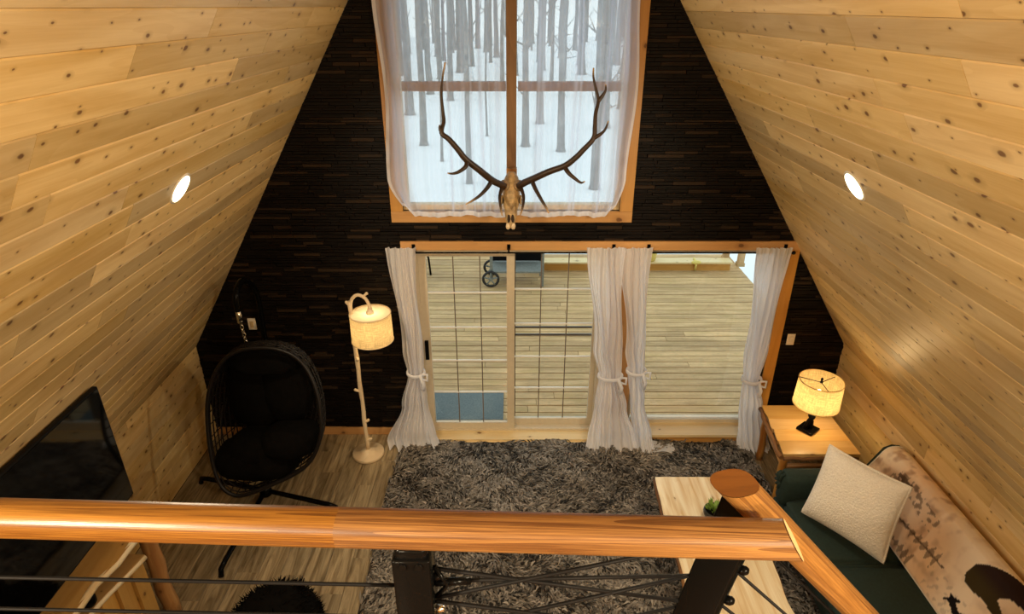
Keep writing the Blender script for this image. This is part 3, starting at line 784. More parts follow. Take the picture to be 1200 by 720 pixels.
AN = {'right': ([(.045, 5.17, 2.735), (.104, 5.12, 2.782), (.198, 5.06, 2.841), (.3, 5.0, 2.904), (.42, 4.95, 2.962), (.499, 4.93, 3.029), (.556, 4.92, 3.092), (.632, 4.92, 3.182), (.64, 4.94, 3.267), (.644, 4.97, 3.36), (.663, 5.0, 3.452), (.639, 5.02, 3.545), (.62, 5.03, 3.619), (.618, 5.04, 3.685)],
   [[(.663, 5.0, 3.448), (.694, 5.0, 3.49), (.714, 5.0, 3.528), (.713, 5.0, 3.57)], [(.625, 4.92, 3.178), (.678, 4.9, 3.215), (.713, 4.88, 3.258), (.731, 4.87, 3.321)], [(.421, 4.95, 2.952), (.449, 4.9, 2.916), (.5, 4.87, 2.878), (.544, 4.85, 2.852), (.573, 4.84, 2.865)], [(.167, 5.08, 2.803), (.193, 5.0, 2.759), (.238, 4.93, 2.692), (.276, 4.89, 2.638), (.297, 4.87, 2.596)], [(.076, 5.14, 2.732), (.097, 5.08, 2.671), (.088, 5.02, 2.599), (.066, 4.98, 2.54)]]),
 'left': ([(-.05, 5.17, 2.735), (-.114, 5.12, 2.775), (-.166, 5.08, 2.814), (-.267, 5.0, 2.919), (-.366, 4.95, 3.014), (-.423, 4.93, 3.094), (-.49, 4.92, 3.176), (-.539, 4.92, 3.215), (-.542, 4.93, 3.249), (-.527, 4.96, 3.303), (-.533, 4.98, 3.378), (-.54, 5.0, 3.49), (-.53, 5.02, 3.601), (-.504, 5.03, 3.726)],
   [[(-.535, 4.92, 3.215), (-.556, 4.92, 3.251), (-.556, 4.92, 3.285)], [(-.356, 4.95, 2.993), (-.368, 4.9, 2.964), (-.421, 4.87, 2.932), (-.468, 4.85, 2.924), (-.504, 4.84, 2.931)], [(-.171, 5.08, 2.803), (-.203, 5.0, 2.77), (-.258, 4.93, 2.728), (-.32, 4.9, 2.692), (-.373, 4.88, 2.667)], [(-.086, 5.14, 2.732), (-.103, 5.08, 2.671), (-.094, 5.02, 2.599), (-.081, 4.98, 2.54)]])}
def taper_tube(pts, r0, r1, pale, n=10):
    P = spline(pts, 5); m = MB(); k = len(P); nseg = k
    R = [r0 + (r1 - r0) * (i / (k - 1)) ** 1.2 for i in range(k)]
    f0 = 0; m.tube(P, R, n)
    for i in range(len(m.f)):
        fr_ = min(1, (i // n) / (k - 1)); m.t[i] = sstep(pale, 1.0, fr_) * .9
    return m
for nm, (main, tines) in AN.items():
    an = mk('antler', taper_tube(main, .031, .006, .9), M['antler'], t)
    m = MB(); m.tube([Vector(main[0]), Vector(main[0]) + (Vector(main[1]) - Vector(main[0])).normalized() * .02], .042, 12); mk('burr', m, M['antler'], an)
    for i, tn in enumerate(tines):
        mk('tine', taper_tube(tn, .020 if len(tn) > 4 else .017, .005, .55 if i >= len(tines) - 2 else .8), M['antler'], an)
m = MB(); m.box((-.003, 5.32, 2.78), (.09, .075, .16)); mk('hanging_plate', m, M['log'], t)

# ------------------------------------------------------------------ wall plates
def plate(name, label, x, z, mat, inner):
    t = thing(name, label, 'switch', (x, 5.37, z))
    m = MB(); m.rbox((x, 5.366, z), (.076, .012, .122), .004, 2); mk('cover_plate', m, M[mat], t)
    m = MB(); m.rbox((x, 5.357, z), (.034, .010, .066), .002, 2); mk('rocker', m, M[inner], t)
plate('light_switch', 'tan switch plate on the dark stone above the hanging chair', -2.52, 1.33, 'plate_white', 'plate_tan')
plate('light_switch', 'white switch plate on the dark stone above the end table', 2.735, 1.16, 'plate_white', 'plate_white')

# ------------------------------------------------------------------ rug
t = thing('shag_rug', 'charcoal grey shaggy rug covering the floor before the glass doors', 'rug', (.65, 3.9, 0))
x0, x1, y0, y1 = -1.155, 2.42, 2.35, 5.225
m = MB(); m.box(((x0 + x1) / 2, (y0 + y1) / 2, .008), (x1 - x0, y1 - y0, .014)); mk('backing', m, M['rug_base'], t)
NB = 60000
R = np.random.default_rng(5)
bx = R.uniform(x0, x1, NB); by = R.uniform(y0, y1, NB)
def fld(x, y, k, s): return np.sin(x * k + s) * np.cos(y * k * 1.13 + s * 1.7) + .6 * np.sin((x + y) * k * 2.1 + s * 2.3) + .5 * np.cos((x - 1.3 * y) * k * 3.7 + s)
an = fld(bx, by, 2.3, 1.0) * 1.5 + fld(bx, by, 8.0, 4.0) * .6 + R.normal(0, .45, NB) - 1.2
ln = R.uniform(.06, .11, NB); lift = R.uniform(.25, .9, NB); wd = R.uniform(.004, .010, NB)
dx, dy = np.cos(an) * ln, np.sin(an) * ln; px, py = -np.sin(an) * wd, np.cos(an) * wd
z0 = np.full(NB, .012); hz = lift * .045
V = np.empty((NB, 5, 3), np.float64)
V[:, 0] = np.stack([bx - px, by - py, z0], 1); V[:, 1] = np.stack([bx + px, by + py, z0], 1)
V[:, 2] = np.stack([bx + dx * .5 + px, by + dy * .5 + py, z0 + hz * 1.0], 1); V[:, 3] = np.stack([bx + dx * .5 - px, by + dy * .5 - py, z0 + hz * 1.0], 1)
V[:, 4] = np.stack([bx + dx, by + dy, z0 + hz * .7], 1)
V[:, :, 0] = np.clip(V[:, :, 0], x0 - .02, x1 + .02)
V[:, :, 1] = np.clip(V[:, :, 1], y0 - .02, y1 + .015)
me = bpy.data.meshes.new('pile'); off = np.array(OFF[t.name]); VV = (V.reshape(-1, 3) - off)
me.vertices.add(NB * 5); me.vertices.foreach_set('co', VV.ravel())
base = np.arange(NB) * 5
loops = np.stack([base, base + 1, base + 2, base + 3, base + 3, base + 2, base + 4], 1).ravel()
me.loops.add(NB * 7); me.loops.foreach_set('vertex_index', loops.astype(np.int32))
ls = np.stack([np.arange(NB) * 7, np.arange(NB) * 7 + 4], 1).ravel(); me.polygons.add(NB * 2); me.polygons.foreach_set('loop_start', ls.astype(np.int32))
try: me.polygons.foreach_set('loop_total', np.tile([4, 3], NB).astype(np.int32))
except Exception: pass
tn = np.clip(.36 + .22 * fld(bx, by, 3.1, 2.0) / 2 + .14 * fld(bx, by, 17.0, 3.0) + R.normal(0, .24, NB), 0, 1)
at = me.attributes.new('tone', 'FLOAT', 'FACE'); at.data.foreach_set('value', np.repeat(tn, 2))
me.materials.append(M['rug']); me.update(calc_edges=True); me.validate()
pile = bpy.data.objects.new('pile', me); COL.objects.link(pile); pile.parent = t; pile['kind'] = 'stuff'

# ------------------------------------------------------------------ floor lamp
bx_, by_ = -1.456, 5.05
t = thing('floor_lamp', 'whitewashed branch floor lamp with a glowing burlap drum shade', 'lamp', (bx_, by_, 0))
m = MB(); m.lathe((bx_, by_, 0), [(.15, 0), (.158, .012), (.158, .032), (.15, .042), (.075, .046), (.068, .06), (.03, .068), (.022, .075)], 36); mk('base', m, M['white_wood'], t)
m = MB(); pp = [(bx_ + .003 * sin(k * 1.7), by_ + .003 * cos(k * 1.3), .06 + 1.66 * k / 14) for k in range(15)]
m.tube(pp, [.021 + .002 * sin(k * 2.3) for k in range(15)], 10); pole = mk('pole', m, M['white_wood'], t)
for (dx_, dz, dy_) in ((.045, .20, -.02), (.04, .42, -.01), (-.045, .78, -.02), (-.03, 1.70, 0), (.02, 1.13, -.04)):
    m = MB(); m.tube([(bx_, by_, dz - .02), (bx_ + dx_, by_ + dy_, dz + .012)], [.016, .014], 8); m.ball((bx_ + dx_, by_ + dy_, dz + .013), .015, 8); mk('branch_stub', m, M['white_wood'], pole)
sc = Vector((-1.285, 5.05, 0))
m = MB(); m.tube(spline([(bx_, by_, 1.66), (bx_ + .02, by_, 1.74), (bx_ + .075, by_, 1.785), (bx_ + .14, by_, 1.755), (-1.285, by_, 1.68), (-1.285, by_, 1.60)], 5), .016, 8); mk('arm', m, M['white_wood'], t)
m = MB(); m.tube([(bx_ + .12, by_, 1.765), (bx_ + .16, by_, 1.80)], .012, 6); m.ball((bx_ + .16, by_, 1.80), .014, 8); mk('branch_stub', m, M['white_wood'], t)
m = MB(); m.lathe((sc.x, sc.y, 1.60), [(.035, 0), (.035, .02), (.022, .03), (.022, .05)], 14); mk('collar', m, M['white_wood'], t)
m = MB(); m.lathe((sc.x, sc.y, 1.33), [(.19, 0), (.185, .275)], 48, cap=False); sh = mk('lamp_shade', m, M['burlap'], t)
m = MB(); m.lathe((sc.x, sc.y, 1.597), [(.03, 0), (.1, .001), (.183, 0)], 40, cap=False); mk('shade_top', m, M['shade_top'], sh)
for zz, r in ((1.331, .19), (1.605, .185)):
    m = MB(); m.tube([(sc.x + r * cos(2 * pi * k / 40), sc.y + r * sin(2 * pi * k / 40), zz) for k in range(40)], .004, 6, close=True); mk('shade_ring', m, M['white_wood'], sh)
m = MB(); m.ball((sc.x, sc.y, 1.47), (.03, .03, .045), 12); mk('bulb', m, M['bulb'], t)
bulb(t, (sc.x, sc.y, 1.47), FLOOR_W)

# ------------------------------------------------------------------ end table and its lamp
def live_slab(m, outline, z1, th, under=.02):
    n = len(outline); cx = sum(p[0] for p in outline) / n; cy = sum(p[1] for p in outline) / n
    ins = [(p[0] + (cx - p[0]) * under, p[1] + (cy - p[1]) * under) for p in outline]
    o = (rnd.uniform(0, 9), rnd.uniform(0, 9))
    m.prism(outline, lambda q: (q[0], q[1], z1), lambda q: (q[0] + (cx - q[0]) * under, q[1] + (cy - q[1]) * under, z1 - th))
def wavy(a, b, n, amp, seed):
    r = random.Random(seed); ph = r.uniform(0, 6); d = Vector((b[0] - a[0], b[1] - a[1])); nn = Vector((-d.y, d.x)).normalized(); L = d.length
    return [(a[0] + d.x * k / n + nn.x * amp * (sin(ph + 5 * k / n * L * 1.7) + .5 * sin(ph * 2 + 17 * k / n * L)), a[1] + d.y * k / n + nn.y * amp * (sin(ph + 5 * k / n * L * 1.7) + .5 * sin(ph * 2 + 17 * k / n * L))) for k in range(n)]
t = thing('end_table', 'rustic end table with amber board top and log legs beside the sofa', 'table', (2.7, 4.69, 0))
tb = .6
ys = [4.315, 4.50, 4.67, 4.83, 5.05]
for i, (a, b) in enumerate(zip(ys[:-1], ys[1:])):
    xl = lambda y_: 2.355 + .09 * (y_ - 4.31) / .74
    left = wavy((xl(b), b), (xl(a), a), 6, .008, i + 3) + [(xl(a), a)]
    m = MB(); pts = [(3.03, a + .001), (3.03, b - .001)] + [(x, min(max(y_, a + .001), b - .001)) for x, y_ in left]
    m.prism(pts, lambda q: (q[0], q[1], tb), lambda q: (q[0] + .01 * (q[0] < 2.6), q[1], tb - .045))
    mk('top_board', m, M['top'], t)
m = MB(); m.tube([(2.44 - .09 * k / 10 - .012 + .008 * sin(k * 2), 5.05 - .74 * k / 10, tb - .04 + .008 * sin(k * 1.4)) for k in range(11)], .022, 8); mk('bark_edge', m, M['bark'], t)
m = MB(); m.tube([(2.37 + .65 * k / 8, 4.325, tb - .05 + .008 * sin(k * 2.1)) for k in range(9)], .024, 8); mk('bark_edge', m, M['bark'], t)
for (x, yy) in ((2.41, 4.38), (2.48, 4.98), (2.97, 4.38), (2.97, 4.98)):
    m = MB(); m.tube([(x + .006 * sin(k), yy + .006 * cos(2 * k), (tb - .045) * k / 6) for k in range(7)], [.036, .033, .035, .032, .036, .033, .037], 10); mk('leg', m, M['log'], t)
for (a, b) in (((2.41, 4.38), (2.48, 4.98)), ((2.97, 4.38), (2.97, 4.98)), ((2.41, 4.38), (2.97, 4.38))):
    m = MB(); m.tube([(a[0], a[1], .42), (b[0], b[1], .42)], .022, 8); mk('stretcher', m, M['log'], t)
cx, cy = 2.715, 4.66
t = thing('table_lamp', 'lit table lamp with a cream drum shade and dark twisted base', 'lamp', (cx, cy, tb))
m = MB(); Mz = Matrix.Rotation(radians(38), 3, 'Z'); m.rbox((cx, cy, tb + .014), (.15, .15, .026), .006, 2, Mz); mk('base', m, M['black_metal'], t)
m = MB(); m.tube([(cx - .028, cy, tb + .02), (cx - .01, cy, tb + .10), (cx + .02, cy, tb + .17), (cx + .0, cy, tb + .27)], [.024, .018, .016, .014], 8)
m.tube([(cx + .028, cy + .01, tb + .02), (cx + .02, cy, tb + .10), (cx - .015, cy, tb + .16), (cx + .0, cy, tb + .27)], [.02, .016, .014, .012], 8)
m.ball((cx + .012, cy, tb + .145), (.03, .026, .032), 10); mk('stem', m, M['black_matte'], t)
m = MB(); m.lathe((cx + .015, cy, .885), [(.195, 0), (.186, .25)], 48, cap=False); sh = mk('lamp_shade', m, M['linen'], t)
for zz, r in ((.886, .195), (1.135, .186)):
    m = MB(); m.tube([(cx + .015 + r * cos(2 * pi * k / 40), cy + r * sin(2 * pi * k / 40), zz) for k in range(40)], .0045, 6, close=True); mk('shade_ring', m, M['linen'], sh)
m = MB(); zf = 1.115
for k in range(3):
    a = 2 * pi * k / 3 + .5; m.tube([(cx + .015, cy, zf), (cx + .015 + .186 * cos(a), cy + .186 * sin(a), zf)], .0035, 6)
mk('spider', m, M['black_metal'], sh)
m = MB(); m.lathe((cx + .015, cy, zf), [(.016, 0), (.012, .012), (.006, .02), (.014, .032), (.006, .046), (.002, .05)], 12); mk('finial', m, M['black_metal'], t)
m = MB(); m.ball((cx + .015, cy, .99), (.032, .032, .048), 12); mk('bulb', m, M['bulb'], t)
m = MB(); m.tube([(cx, cy, tb + .25), (cx + .015, cy, .95)], .016, 8); mk('socket', m, M['black_metal'], t)
bulb(t, (cx + .015, cy, .99), TABLE_W)

# ------------------------------------------------------------------ sofa, printed throw, pillow
t = thing('sofa', 'dark green fabric sofa along the pine slope', 'sofa', (2.75, 3.2, 0))
SY0, SY1 = 2.2, 4.14
m = MB(); m.rbox((2.74, (SY0 + SY1) / 2, .2), (.98, SY1 - SY0, .2), .03); mk('base_frame', m, M['sofa'], t)
for (a, b) in ((2.42, 3.285), (3.29, 3.96)):
    m = MB(); m.rbox((2.60, (a + b) / 2, .365), (.74, b - a, .15), .025, 3, puff=.25); mk('seat_cushion', m, M['sofa'], t)
m = MB(); m.prism([(2.90, .3), (2.87, .46), (3.06, .83), (3.12, .86), (3.19, .85), (3.21, .80), (3.21, .3)], lambda q: (q[0], SY0 + .02, q[1]), lambda q: (q[0], SY1 - .02, q[1])); mk('backrest', m, M['sofa'], t)
m = MB(); m.rbox((2.60, 4.06, .46), (.70, .17, .32), .06, 4); a1 = mk('armrest', m, M['sofa'], t)
m = MB()
for k in range(7):
    a = radians(-80 + 30 * k); m.tube([(2.245, 4.06, .52), (2.243, 4.06 + .075 * cos(a), .52 + .075 * sin(a)), (2.27, 4.06 + .088 * cos(a), .52 + .09 * sin(a))], [.012, .014, .01], 6)
mk('pleats', m, M['sofa'], a1)
m = MB(); m.rbox((2.60, 2.3, .44), (.70, .2, .30), .06, 4); mk('armrest', m, M['sofa'], t)
for (x, yy) in ((2.32, 4.0), (2.32, 2.35), (3.15, 4.0), (3.15, 2.35)):
    m = MB(); m.tube([(x, yy, 0), (x, yy, .12)], [.025, .032], 10); mk('leg', m, M['log'], t)

# throw: cloth over the backrest; the forest print is flat colour on the cloth
prof = [(2.848, .44), (2.853, .466), (3.052, .838), (3.085, .868), (3.12, .877), (3.16, .876), (3.20, .862), (3.224, .83), (3.23, .72), (3.23, .62)]
PL = [0]
for a, b in zip(prof[:-1], prof[1:]): PL.append(PL[-1] + hypot(b[0] - a[0], b[1] - a[1]))
def along(s_):
    for i in range(len(prof) - 1):
        if s_ <= PL[i + 1] + 1e-9:
            k = (s_ - PL[i]) / (PL[i + 1] - PL[i]); return prof[i][0] + (prof[i + 1][0] - prof[i][0]) * k, prof[i][1] + (prof[i + 1][1] - prof[i][1]) * k
    return prof[-1]
TY0, TY1 = 2.32, 4.075; nu, nv = 250, 100
def inpoly(p, poly):
    c = False; n = len(poly)
    for i in range(n):
        a, b = poly[i], poly[i - 1]
        if (a[1] > p[1]) != (b[1] > p[1]) and p[0] < (b[0] - a[0]) * (p[1] - a[1]) / (b[1] - a[1]) + a[0]: c = not c
    return c
DEER = [(2.70, .045), (2.80, .062), (2.835, .078), (2.866, .086), (2.88, .084), (2.897, .064), (2.91, .070), (2.892, .100), (2.882, .112), (2.892, .128), (2.912, .140), (2.88, .138), (2.86, .142), (2.822, .158), (2.812, .150), (2.828, .128), (2.822, .118), (2.79, .105), (2.70, .115), (2.60, .16), (2.52, .14), (2.50, .06), (2.60, .03)]
BIG = [(2.935, .34), (2.936, .38), (2.90, .43), (2.86, .47), (2.80, .52), (2.70, .56), (2.50, .58), (2.42, .50), (2.46, .43), (2.62, .42), (2.66, .40), (2.69, .36), (2.69, .345), (2.58, .30), (2.5, .30), (2.5, .265), (2.60, .262), (2.68, .265), (2.74, .272), (2.80, .258), (2.86, .252), (2.90, .258), (2.93, .29)]
def print_col(y_, s_):
    p = Vector((y_ * 3, s_ * 3, 1.7))
    n1 = mnoise.noise(p * 1.0); n2 = mnoise.noise(p * 4.2); n3 = mnoise.noise(p * 11)
    base = Vector((.90, .64, .42)).lerp(Vector((.97, .84, .68)), min(1, max(0, .5 + n1)))
    base = base.lerp(Vector((.40, .22, .13)), min(.7, max(0, (n2 + .4 * n3) * 1.15)) * (.35 + .65 * sstep(2.9, 3.6, y_)))
    dk = 0
    wig = n3 * .012 + n2 * .012
    if abs(s_ - (.205 + wig * .4 - .07 * (y_ - 3.40))) < (.006 if y_ > 3.05 else 0) and y_ < 3.60: dk = .85     # a slim leaning pine
    if 3.12 < y_ < 3.60:
        w = (3.62 - y_) * .16 * (.55 + .45 * sin(y_ * 95)); c_ = .205 - .07 * (y_ - 3.40)
        if abs(s_ - c_) < w * (.6 + .9 * abs(n3)): dk = max(dk, .62)
    if 3.25 < y_ < 3.55:
        w = (3.56 - y_) * .2 * (.55 + .45 * sin(y_ * 120))
        if abs(s_ - .06) < w: dk = max(dk, .6)
    cen = s_ - (.385 + .02 * sin(y_ * 9))
    if 3.3 < y_ < 3.86 and abs(cen) < .055 and (n3 + .6 * n2) > .02: dk = max(dk, .6)
    if y_ > 3.66 and s_ > .36 and abs(s_ - .41) < .02 + .02 * n3 and y_ < 3.82: dk = .85
    if 2.7 < y_ < 3.1 and n3 > .28 and s_ < .2: dk = max(dk, .22)
    c = base.lerp(Vector((.05, .025, .015)), dk)
    if inpoly((y_ + .0, s_ - .03), DEER): c = Vector((.008, .006, .008))
    if inpoly((y_, s_ - .035), BIG): c = Vector((.05, .035, .012)).lerp(Vector((.028, .014, .012)), sstep(.36, .46, s_))
    if s_ < .012: c = Vector((.88, .8, .68))
    return c
m = MB(); cols = []
ST = PL[-1]
def throwP(a, b):
    y_ = TY0 + (TY1 - TY0) * a; s_ = ST * b; x, z_ = along(s_)
    w = .006 * mnoise.noise(Vector((y_ * 6, s_ * 6, 0)))
    ends = sstep(3.95, 4.075, y_) * .012
    return (x - .006 - w * .6 , y_, z_ + .006 + w * .6 - ends)
m.grid(throwP, nu, nv)
t2 = thing('throw_blanket', 'forest-printed blanket with a small deer and big dark animal over the sofa back', 'blanket', (3.05, 3.2, .44))
tb_ = mk('printed_cloth', m, M['print'], t2)
ca = tb_.data.color_attributes.new('print_colour', 'FLOAT_COLOR', 'POINT')
buf = np.ones((len(m.v), 4), np.float32); k = 0
for j in range(nv + 1):
    for i in range(nu + 1):
        c = print_col(TY0 + (TY1 - TY0) * i / nu, ST * j / nv); buf[k, :3] = c; k += 1
ca.data.foreach_set('color', buf.ravel())
m = MB(); m.tube([tuple(Vector(throwP(1.0, b / 30)) + Vector((0, .002, 0))) for b in range(31)], .006, 6); mk('end_hem', m, M['cream'], t2)

T_, R_, B_, L_ = [Vector(p) for p in ((2.461, 3.872, 1.048), (2.788, 3.366, 1.077), (2.672, 3.235, .497), (2.316, 3.765, .471))]
nrm = (R_ - L_).cross(T_ - B_).normalized()
if nrm.x > 0: nrm = -nrm
t = thing('throw_pillow', 'large cream textured square pillow on the dark green sofa', 'pillow', (2.55, 3.55, .46))
m = MB()
def pil(sgn):
    def P(a, b):
        p = L_.lerp(B_, a).lerp(T_.lerp(R_, a), b); u, v = a * 2 - 1, b * 2 - 1
        c = (L_ + B_ + T_ + R_) / 4
        pin = 1 - .05 * ((1 - u * u) * abs(v) ** 3 + (1 - v * v) * abs(u) ** 3)
        p = c + (p - c) * pin
        th = .105 * ((1 - abs(u) ** 3.2) * (1 - abs(v) ** 3.2)) ** .52 + .006
        nz = mnoise.noise(p * 95) * .0035 + mnoise.noise(p * 170) * .003
        return tuple(p + nrm * sgn * (th + nz))
    return P
m.grid(pil(1), 150, 150); m.grid(lambda a, b: pil(-1)(1 - a, b), 40, 40); pb = mk('pillow_cover', m, M['cream'], t)
m = MB(); E = []
for k in range(40): E.append(pil(0)(k / 40, 0))
for k in range(40): E.append(pil(0)(1, k / 40))
for k in range(40): E.append(pil(0)(1 - k / 40, 1))
for k in range(40): E.append(pil(0)(0, 1 - k / 40))
m.tube(E, .010, 6, close=True); mk('seam', m, M['cream'], pb)

# ------------------------------------------------------------------ coffee table and plant
t = thing('coffee_table', 'pale live-edge slab coffee table standing on the shag rug', 'table', (1.56, 3.5, .02))
out = wavy((1.222, 4.195), (1.226, 2.70), 22, .010, 4) + wavy((1.226, 2.70), (1.885, 2.66), 8, .003, 8) + wavy((1.885, 2.66), (1.93, 4.20), 22, .012, 6) + wavy((1.93, 4.20), (1.222, 4.195), 8, .003, 2)
m = MB(); m.prism(out, lambda q: (q[0], q[1], .45), lambda q: (1.56 + (q[0] - 1.56) * 1.0, q[1], .405), uvf=lambda q: (q[1] + 3.3, q[0] * 1.4 + 1.1)); mk('slab_top', m, M['slab'], t)
for xs, sd in ((1.222, 1), (1.91, -1)):
    m = MB(); src = out[:23] if sd == 1 else out[30:53]
    m.tube([(q[0] + .004 * sd, q[1], .418 + .006 * sin(i)) for i, q in enumerate(src)], .022, 8); mk('live_edge', m, M['bark'], t)
for (x, yy) in ((1.34, 4.05), (1.80, 4.05), (1.34, 2.82), (1.80, 2.82)):
    m = MB(); m.tube([(x + .005 * sin(3 * k), yy, .03 + .375 * k / 5) for k in range(6)], [.04, .037, .039, .036, .038, .04], 10); mk('leg', m, M['log'], t)
px_, py_ = 1.60, 3.72
t = thing('potted_plant', 'small leafy green plant in a dark round pot on the coffee table', 'plant', (px_, py_, .45))
m = MB(); m.lathe((px_, py_, .45), [(.05, 0), (.075, .02), (.09, .06), (.085, .085), (.075, .085), (.07, .06)], 20); mk('pot', m, M['pot'], t)
m = MB(); m.lathe((px_, py_, .515), [(.005, .004), (.04, .006), (.073, 0)], 16, cap=False); mk('soil', m, M['black_cloth'], t)
m = MB(); r2 = random.Random(4)
for k in range(150):
    a = r2.uniform(0, 2 * pi); rr = r2.uniform(0, .065); p = Vector((px_ + rr * cos(a), py_ + rr * sin(a), .522 + r2.uniform(0, .03)))
    d = Vector((cos(a) * r2.uniform(.2, 1), sin(a) * r2.uniform(.2, 1), r2.uniform(.5, 1.3))).normalized() * r2.uniform(.025, .06)
    s_ = d.cross(Vector((0, 0, 1)) if abs(d.z) < .05 else Vector((sin(a), -cos(a), .2))).normalized() * r2.uniform(.005, .010)
    b = m.add([p, p + d * .5 + s_, p + d, p + d * .5 - s_]); m.face([b, b + 1, b + 2, b + 3])
o = mk('leaves', m, M['leaf'], t); o['kind'] = 'stuff'

# ------------------------------------------------------------------ hanging egg chair
ring = [(-2.014, 4.42, 1.6), (-2.189, 4.416, 1.586), (-2.325, 4.397, 1.525), (-2.432, 4.356, 1.396), (-2.503, 4.299, 1.209), (-2.526, 4.235, .999), (-2.522, 4.171, .785), (-2.501, 4.118, .604), (-2.449, 4.073, .45), (-2.347, 4.052, .375), (-2.223, 4.056, .39), (-2.053, 4.076, .456), (-1.868, 4.099, .538), (-1.733, 4.124, .626), (-1.648, 4.156, .735), (-1.59, 4.203, .892), (-1.583, 4.25, 1.048), (-1.602, 4.305, 1.23), (-1.663, 4.358, 1.403), (-1.754, 4.394, 1.519), (-1.877, 4.414, 1.579)]
RG = spline(ring, 4, close=True); C0 = sum(RG, Vector()) / len(RG)
NB_ = Vector((-.16, .93, -.26)).normalized()
t = thing('egg_chair', 'black wicker hanging egg chair on a steel chain before the stone wall', 'chair', (-2.27, 4.55, 0))
m = MB(); m.tube(RG, .017, 8, close=True); mk('rim', m, M['wicker'], t)
def shell(u, k, g=0.0):
    i = u * len(RG); a = int(i) % len(RG); f_ = i - int(i)
    R0 = RG[a].lerp(RG[(a + 1) % len(RG)], f_)
    th = k * pi / 2
    rad = cos(th) ** .75 + .09 * sin(2 * th)
    return C0 + (R0 - C0) * (rad + g * .02) + NB_ * (.60 * sin(th) ** 1.0 + g * .01)
m = MB()
for k in range(44): m.tube([shell(k / 44, j / 12) for j in range(13)], .0048, 5)
for j in range(1, 13): m.tube([shell(k / 48, (j / 13.0) ** .9) for k in range(48)], .006, 5, close=True)
mk('wicker_frame', m, M['wicker'], t)
m = MB(); r3 = random.Random(9)
for k in range(150):
    u = r3.random(); kk = r3.uniform(.12, .95); du = r3.uniform(-.10, .10); dk = r3.uniform(-.18, .18)
    m.tube([shell(u + du * q / 5, min(.99, max(.03, kk + dk * q / 5)), .3 * sin(q * 2)) for q in range(6)], .0045, 4)
# a dense band of weave over the upper back
for j in range(26): m.tube([shell(.86 + .30 * q / 16, .04 + j * .03, .4 * (1 if (q + j) % 2 else -.4)) for q in range(17)], .0065, 4)
o = mk('wicker_weave', m, M['wicker'], t); o['kind'] = 'stuff'
def blob(c, r, seed=0):
    m = MB(); bm = bmesh.new(); bmesh.ops.create_uvsphere(bm, u_segments=28, v_segments=18, radius=1)
    for v in bm.verts:
        q = v.co; e = [math.copysign(abs(q[i]) ** .75, q[i]) * r[i] for i in range(3)]
        n_ = 1 + .05 * mnoise.noise(Vector(q) * 2.2 + Vector((seed, 0, 0)))
        v.co = Vector(e) * n_
    Mx = Vector((0, 0, 1)).rotation_difference(Vector((0, .25, 1)).normalized()).to_matrix()
    m.bm(bm, c, Mx); return m
mk('seat_cushion', blob((-2.22, 4.42, .62), (.25, .30, .15), 1), M['black_cloth'], t)
mk('base_cushion', blob((-2.22, 4.37, .54), (.36, .27, .18), 21), M['black_cloth'], t)
mk('seat_cushion', blob((-1.93, 4.40, .70), (.23, .27, .14), 3), M['black_cloth'], t)
mk('back_cushion', blob((-2.27, 4.68, 1.05), (.26, .13, .36), 5), M['black_cloth'], t)
mk('back_cushion', blob((-1.98, 4.66, 1.10), (.22, .13, .34), 8), M['black_cloth'], t)
mk('head_cushion', blob((-2.12, 4.60, 1.38), (.30, .12, .13), 12), M['black_cloth'], t)
m = MB()
for k in range(8):
    c = Vector((-2.278 + .004 * k, 4.655 - .004 * k, 1.70 - .034 * k)); e = Vector((1, 0, 0)) if k % 2 else Vector((.2, 1, 0)).normalized()
    m.tube([c + e * .012 * cos(a * pi / 6) + Vector((0, 0, .024)) * sin(a * pi / 6) for a in range(12)], .0045, 6, close=True)
mk('chain', m, M['chrome'], t)
m = MB(); m.tube([(-2.28, 4.655, 1.83), (-2.28, 4.655, 1.72)], .024, 10); m.ball((-2.28, 4.655, 1.725), .026, 8); mk('swivel', m, M['chrome'], t)
hub = Vector((-2.28, 4.45, .07))
m = MB(); m.tube(spline([(-2.30, 5.10, .07), (-2.33, 5.17, .6), (-2.34, 5.18, 1.3), (-2.30, 5.10, 1.78), (-2.29, 4.88, 2.0), (-2.28, 4.70, 1.98), (-2.28, 4.655, 1.90), (-2.28, 4.655, 1.82)], 5), .026, 10); mk('stand_pole', m, M['black_metal'], t)
for e in ((-1.58, 4.245), (-2.32, 3.56), (-2.95, 4.62), (-2.30, 5.16)):
    d = Vector((e[0], e[1], .075)); m = MB()
    m.tube([hub, hub.lerp(d, .5), hub.lerp(d, .9), d + Vector((0, 0, -.012)), d + (d - hub).normalized() * .02 + Vector((0, 0, -.07))], .022, 8); mk('stand_leg', m, M['black_metal'], t)
m = MB(); m.lathe((hub.x, hub.y, .03), [(.055, 0), (.055, .08), (.03, .09)], 16); mk('stand_hub', m, M['black_metal'], t)

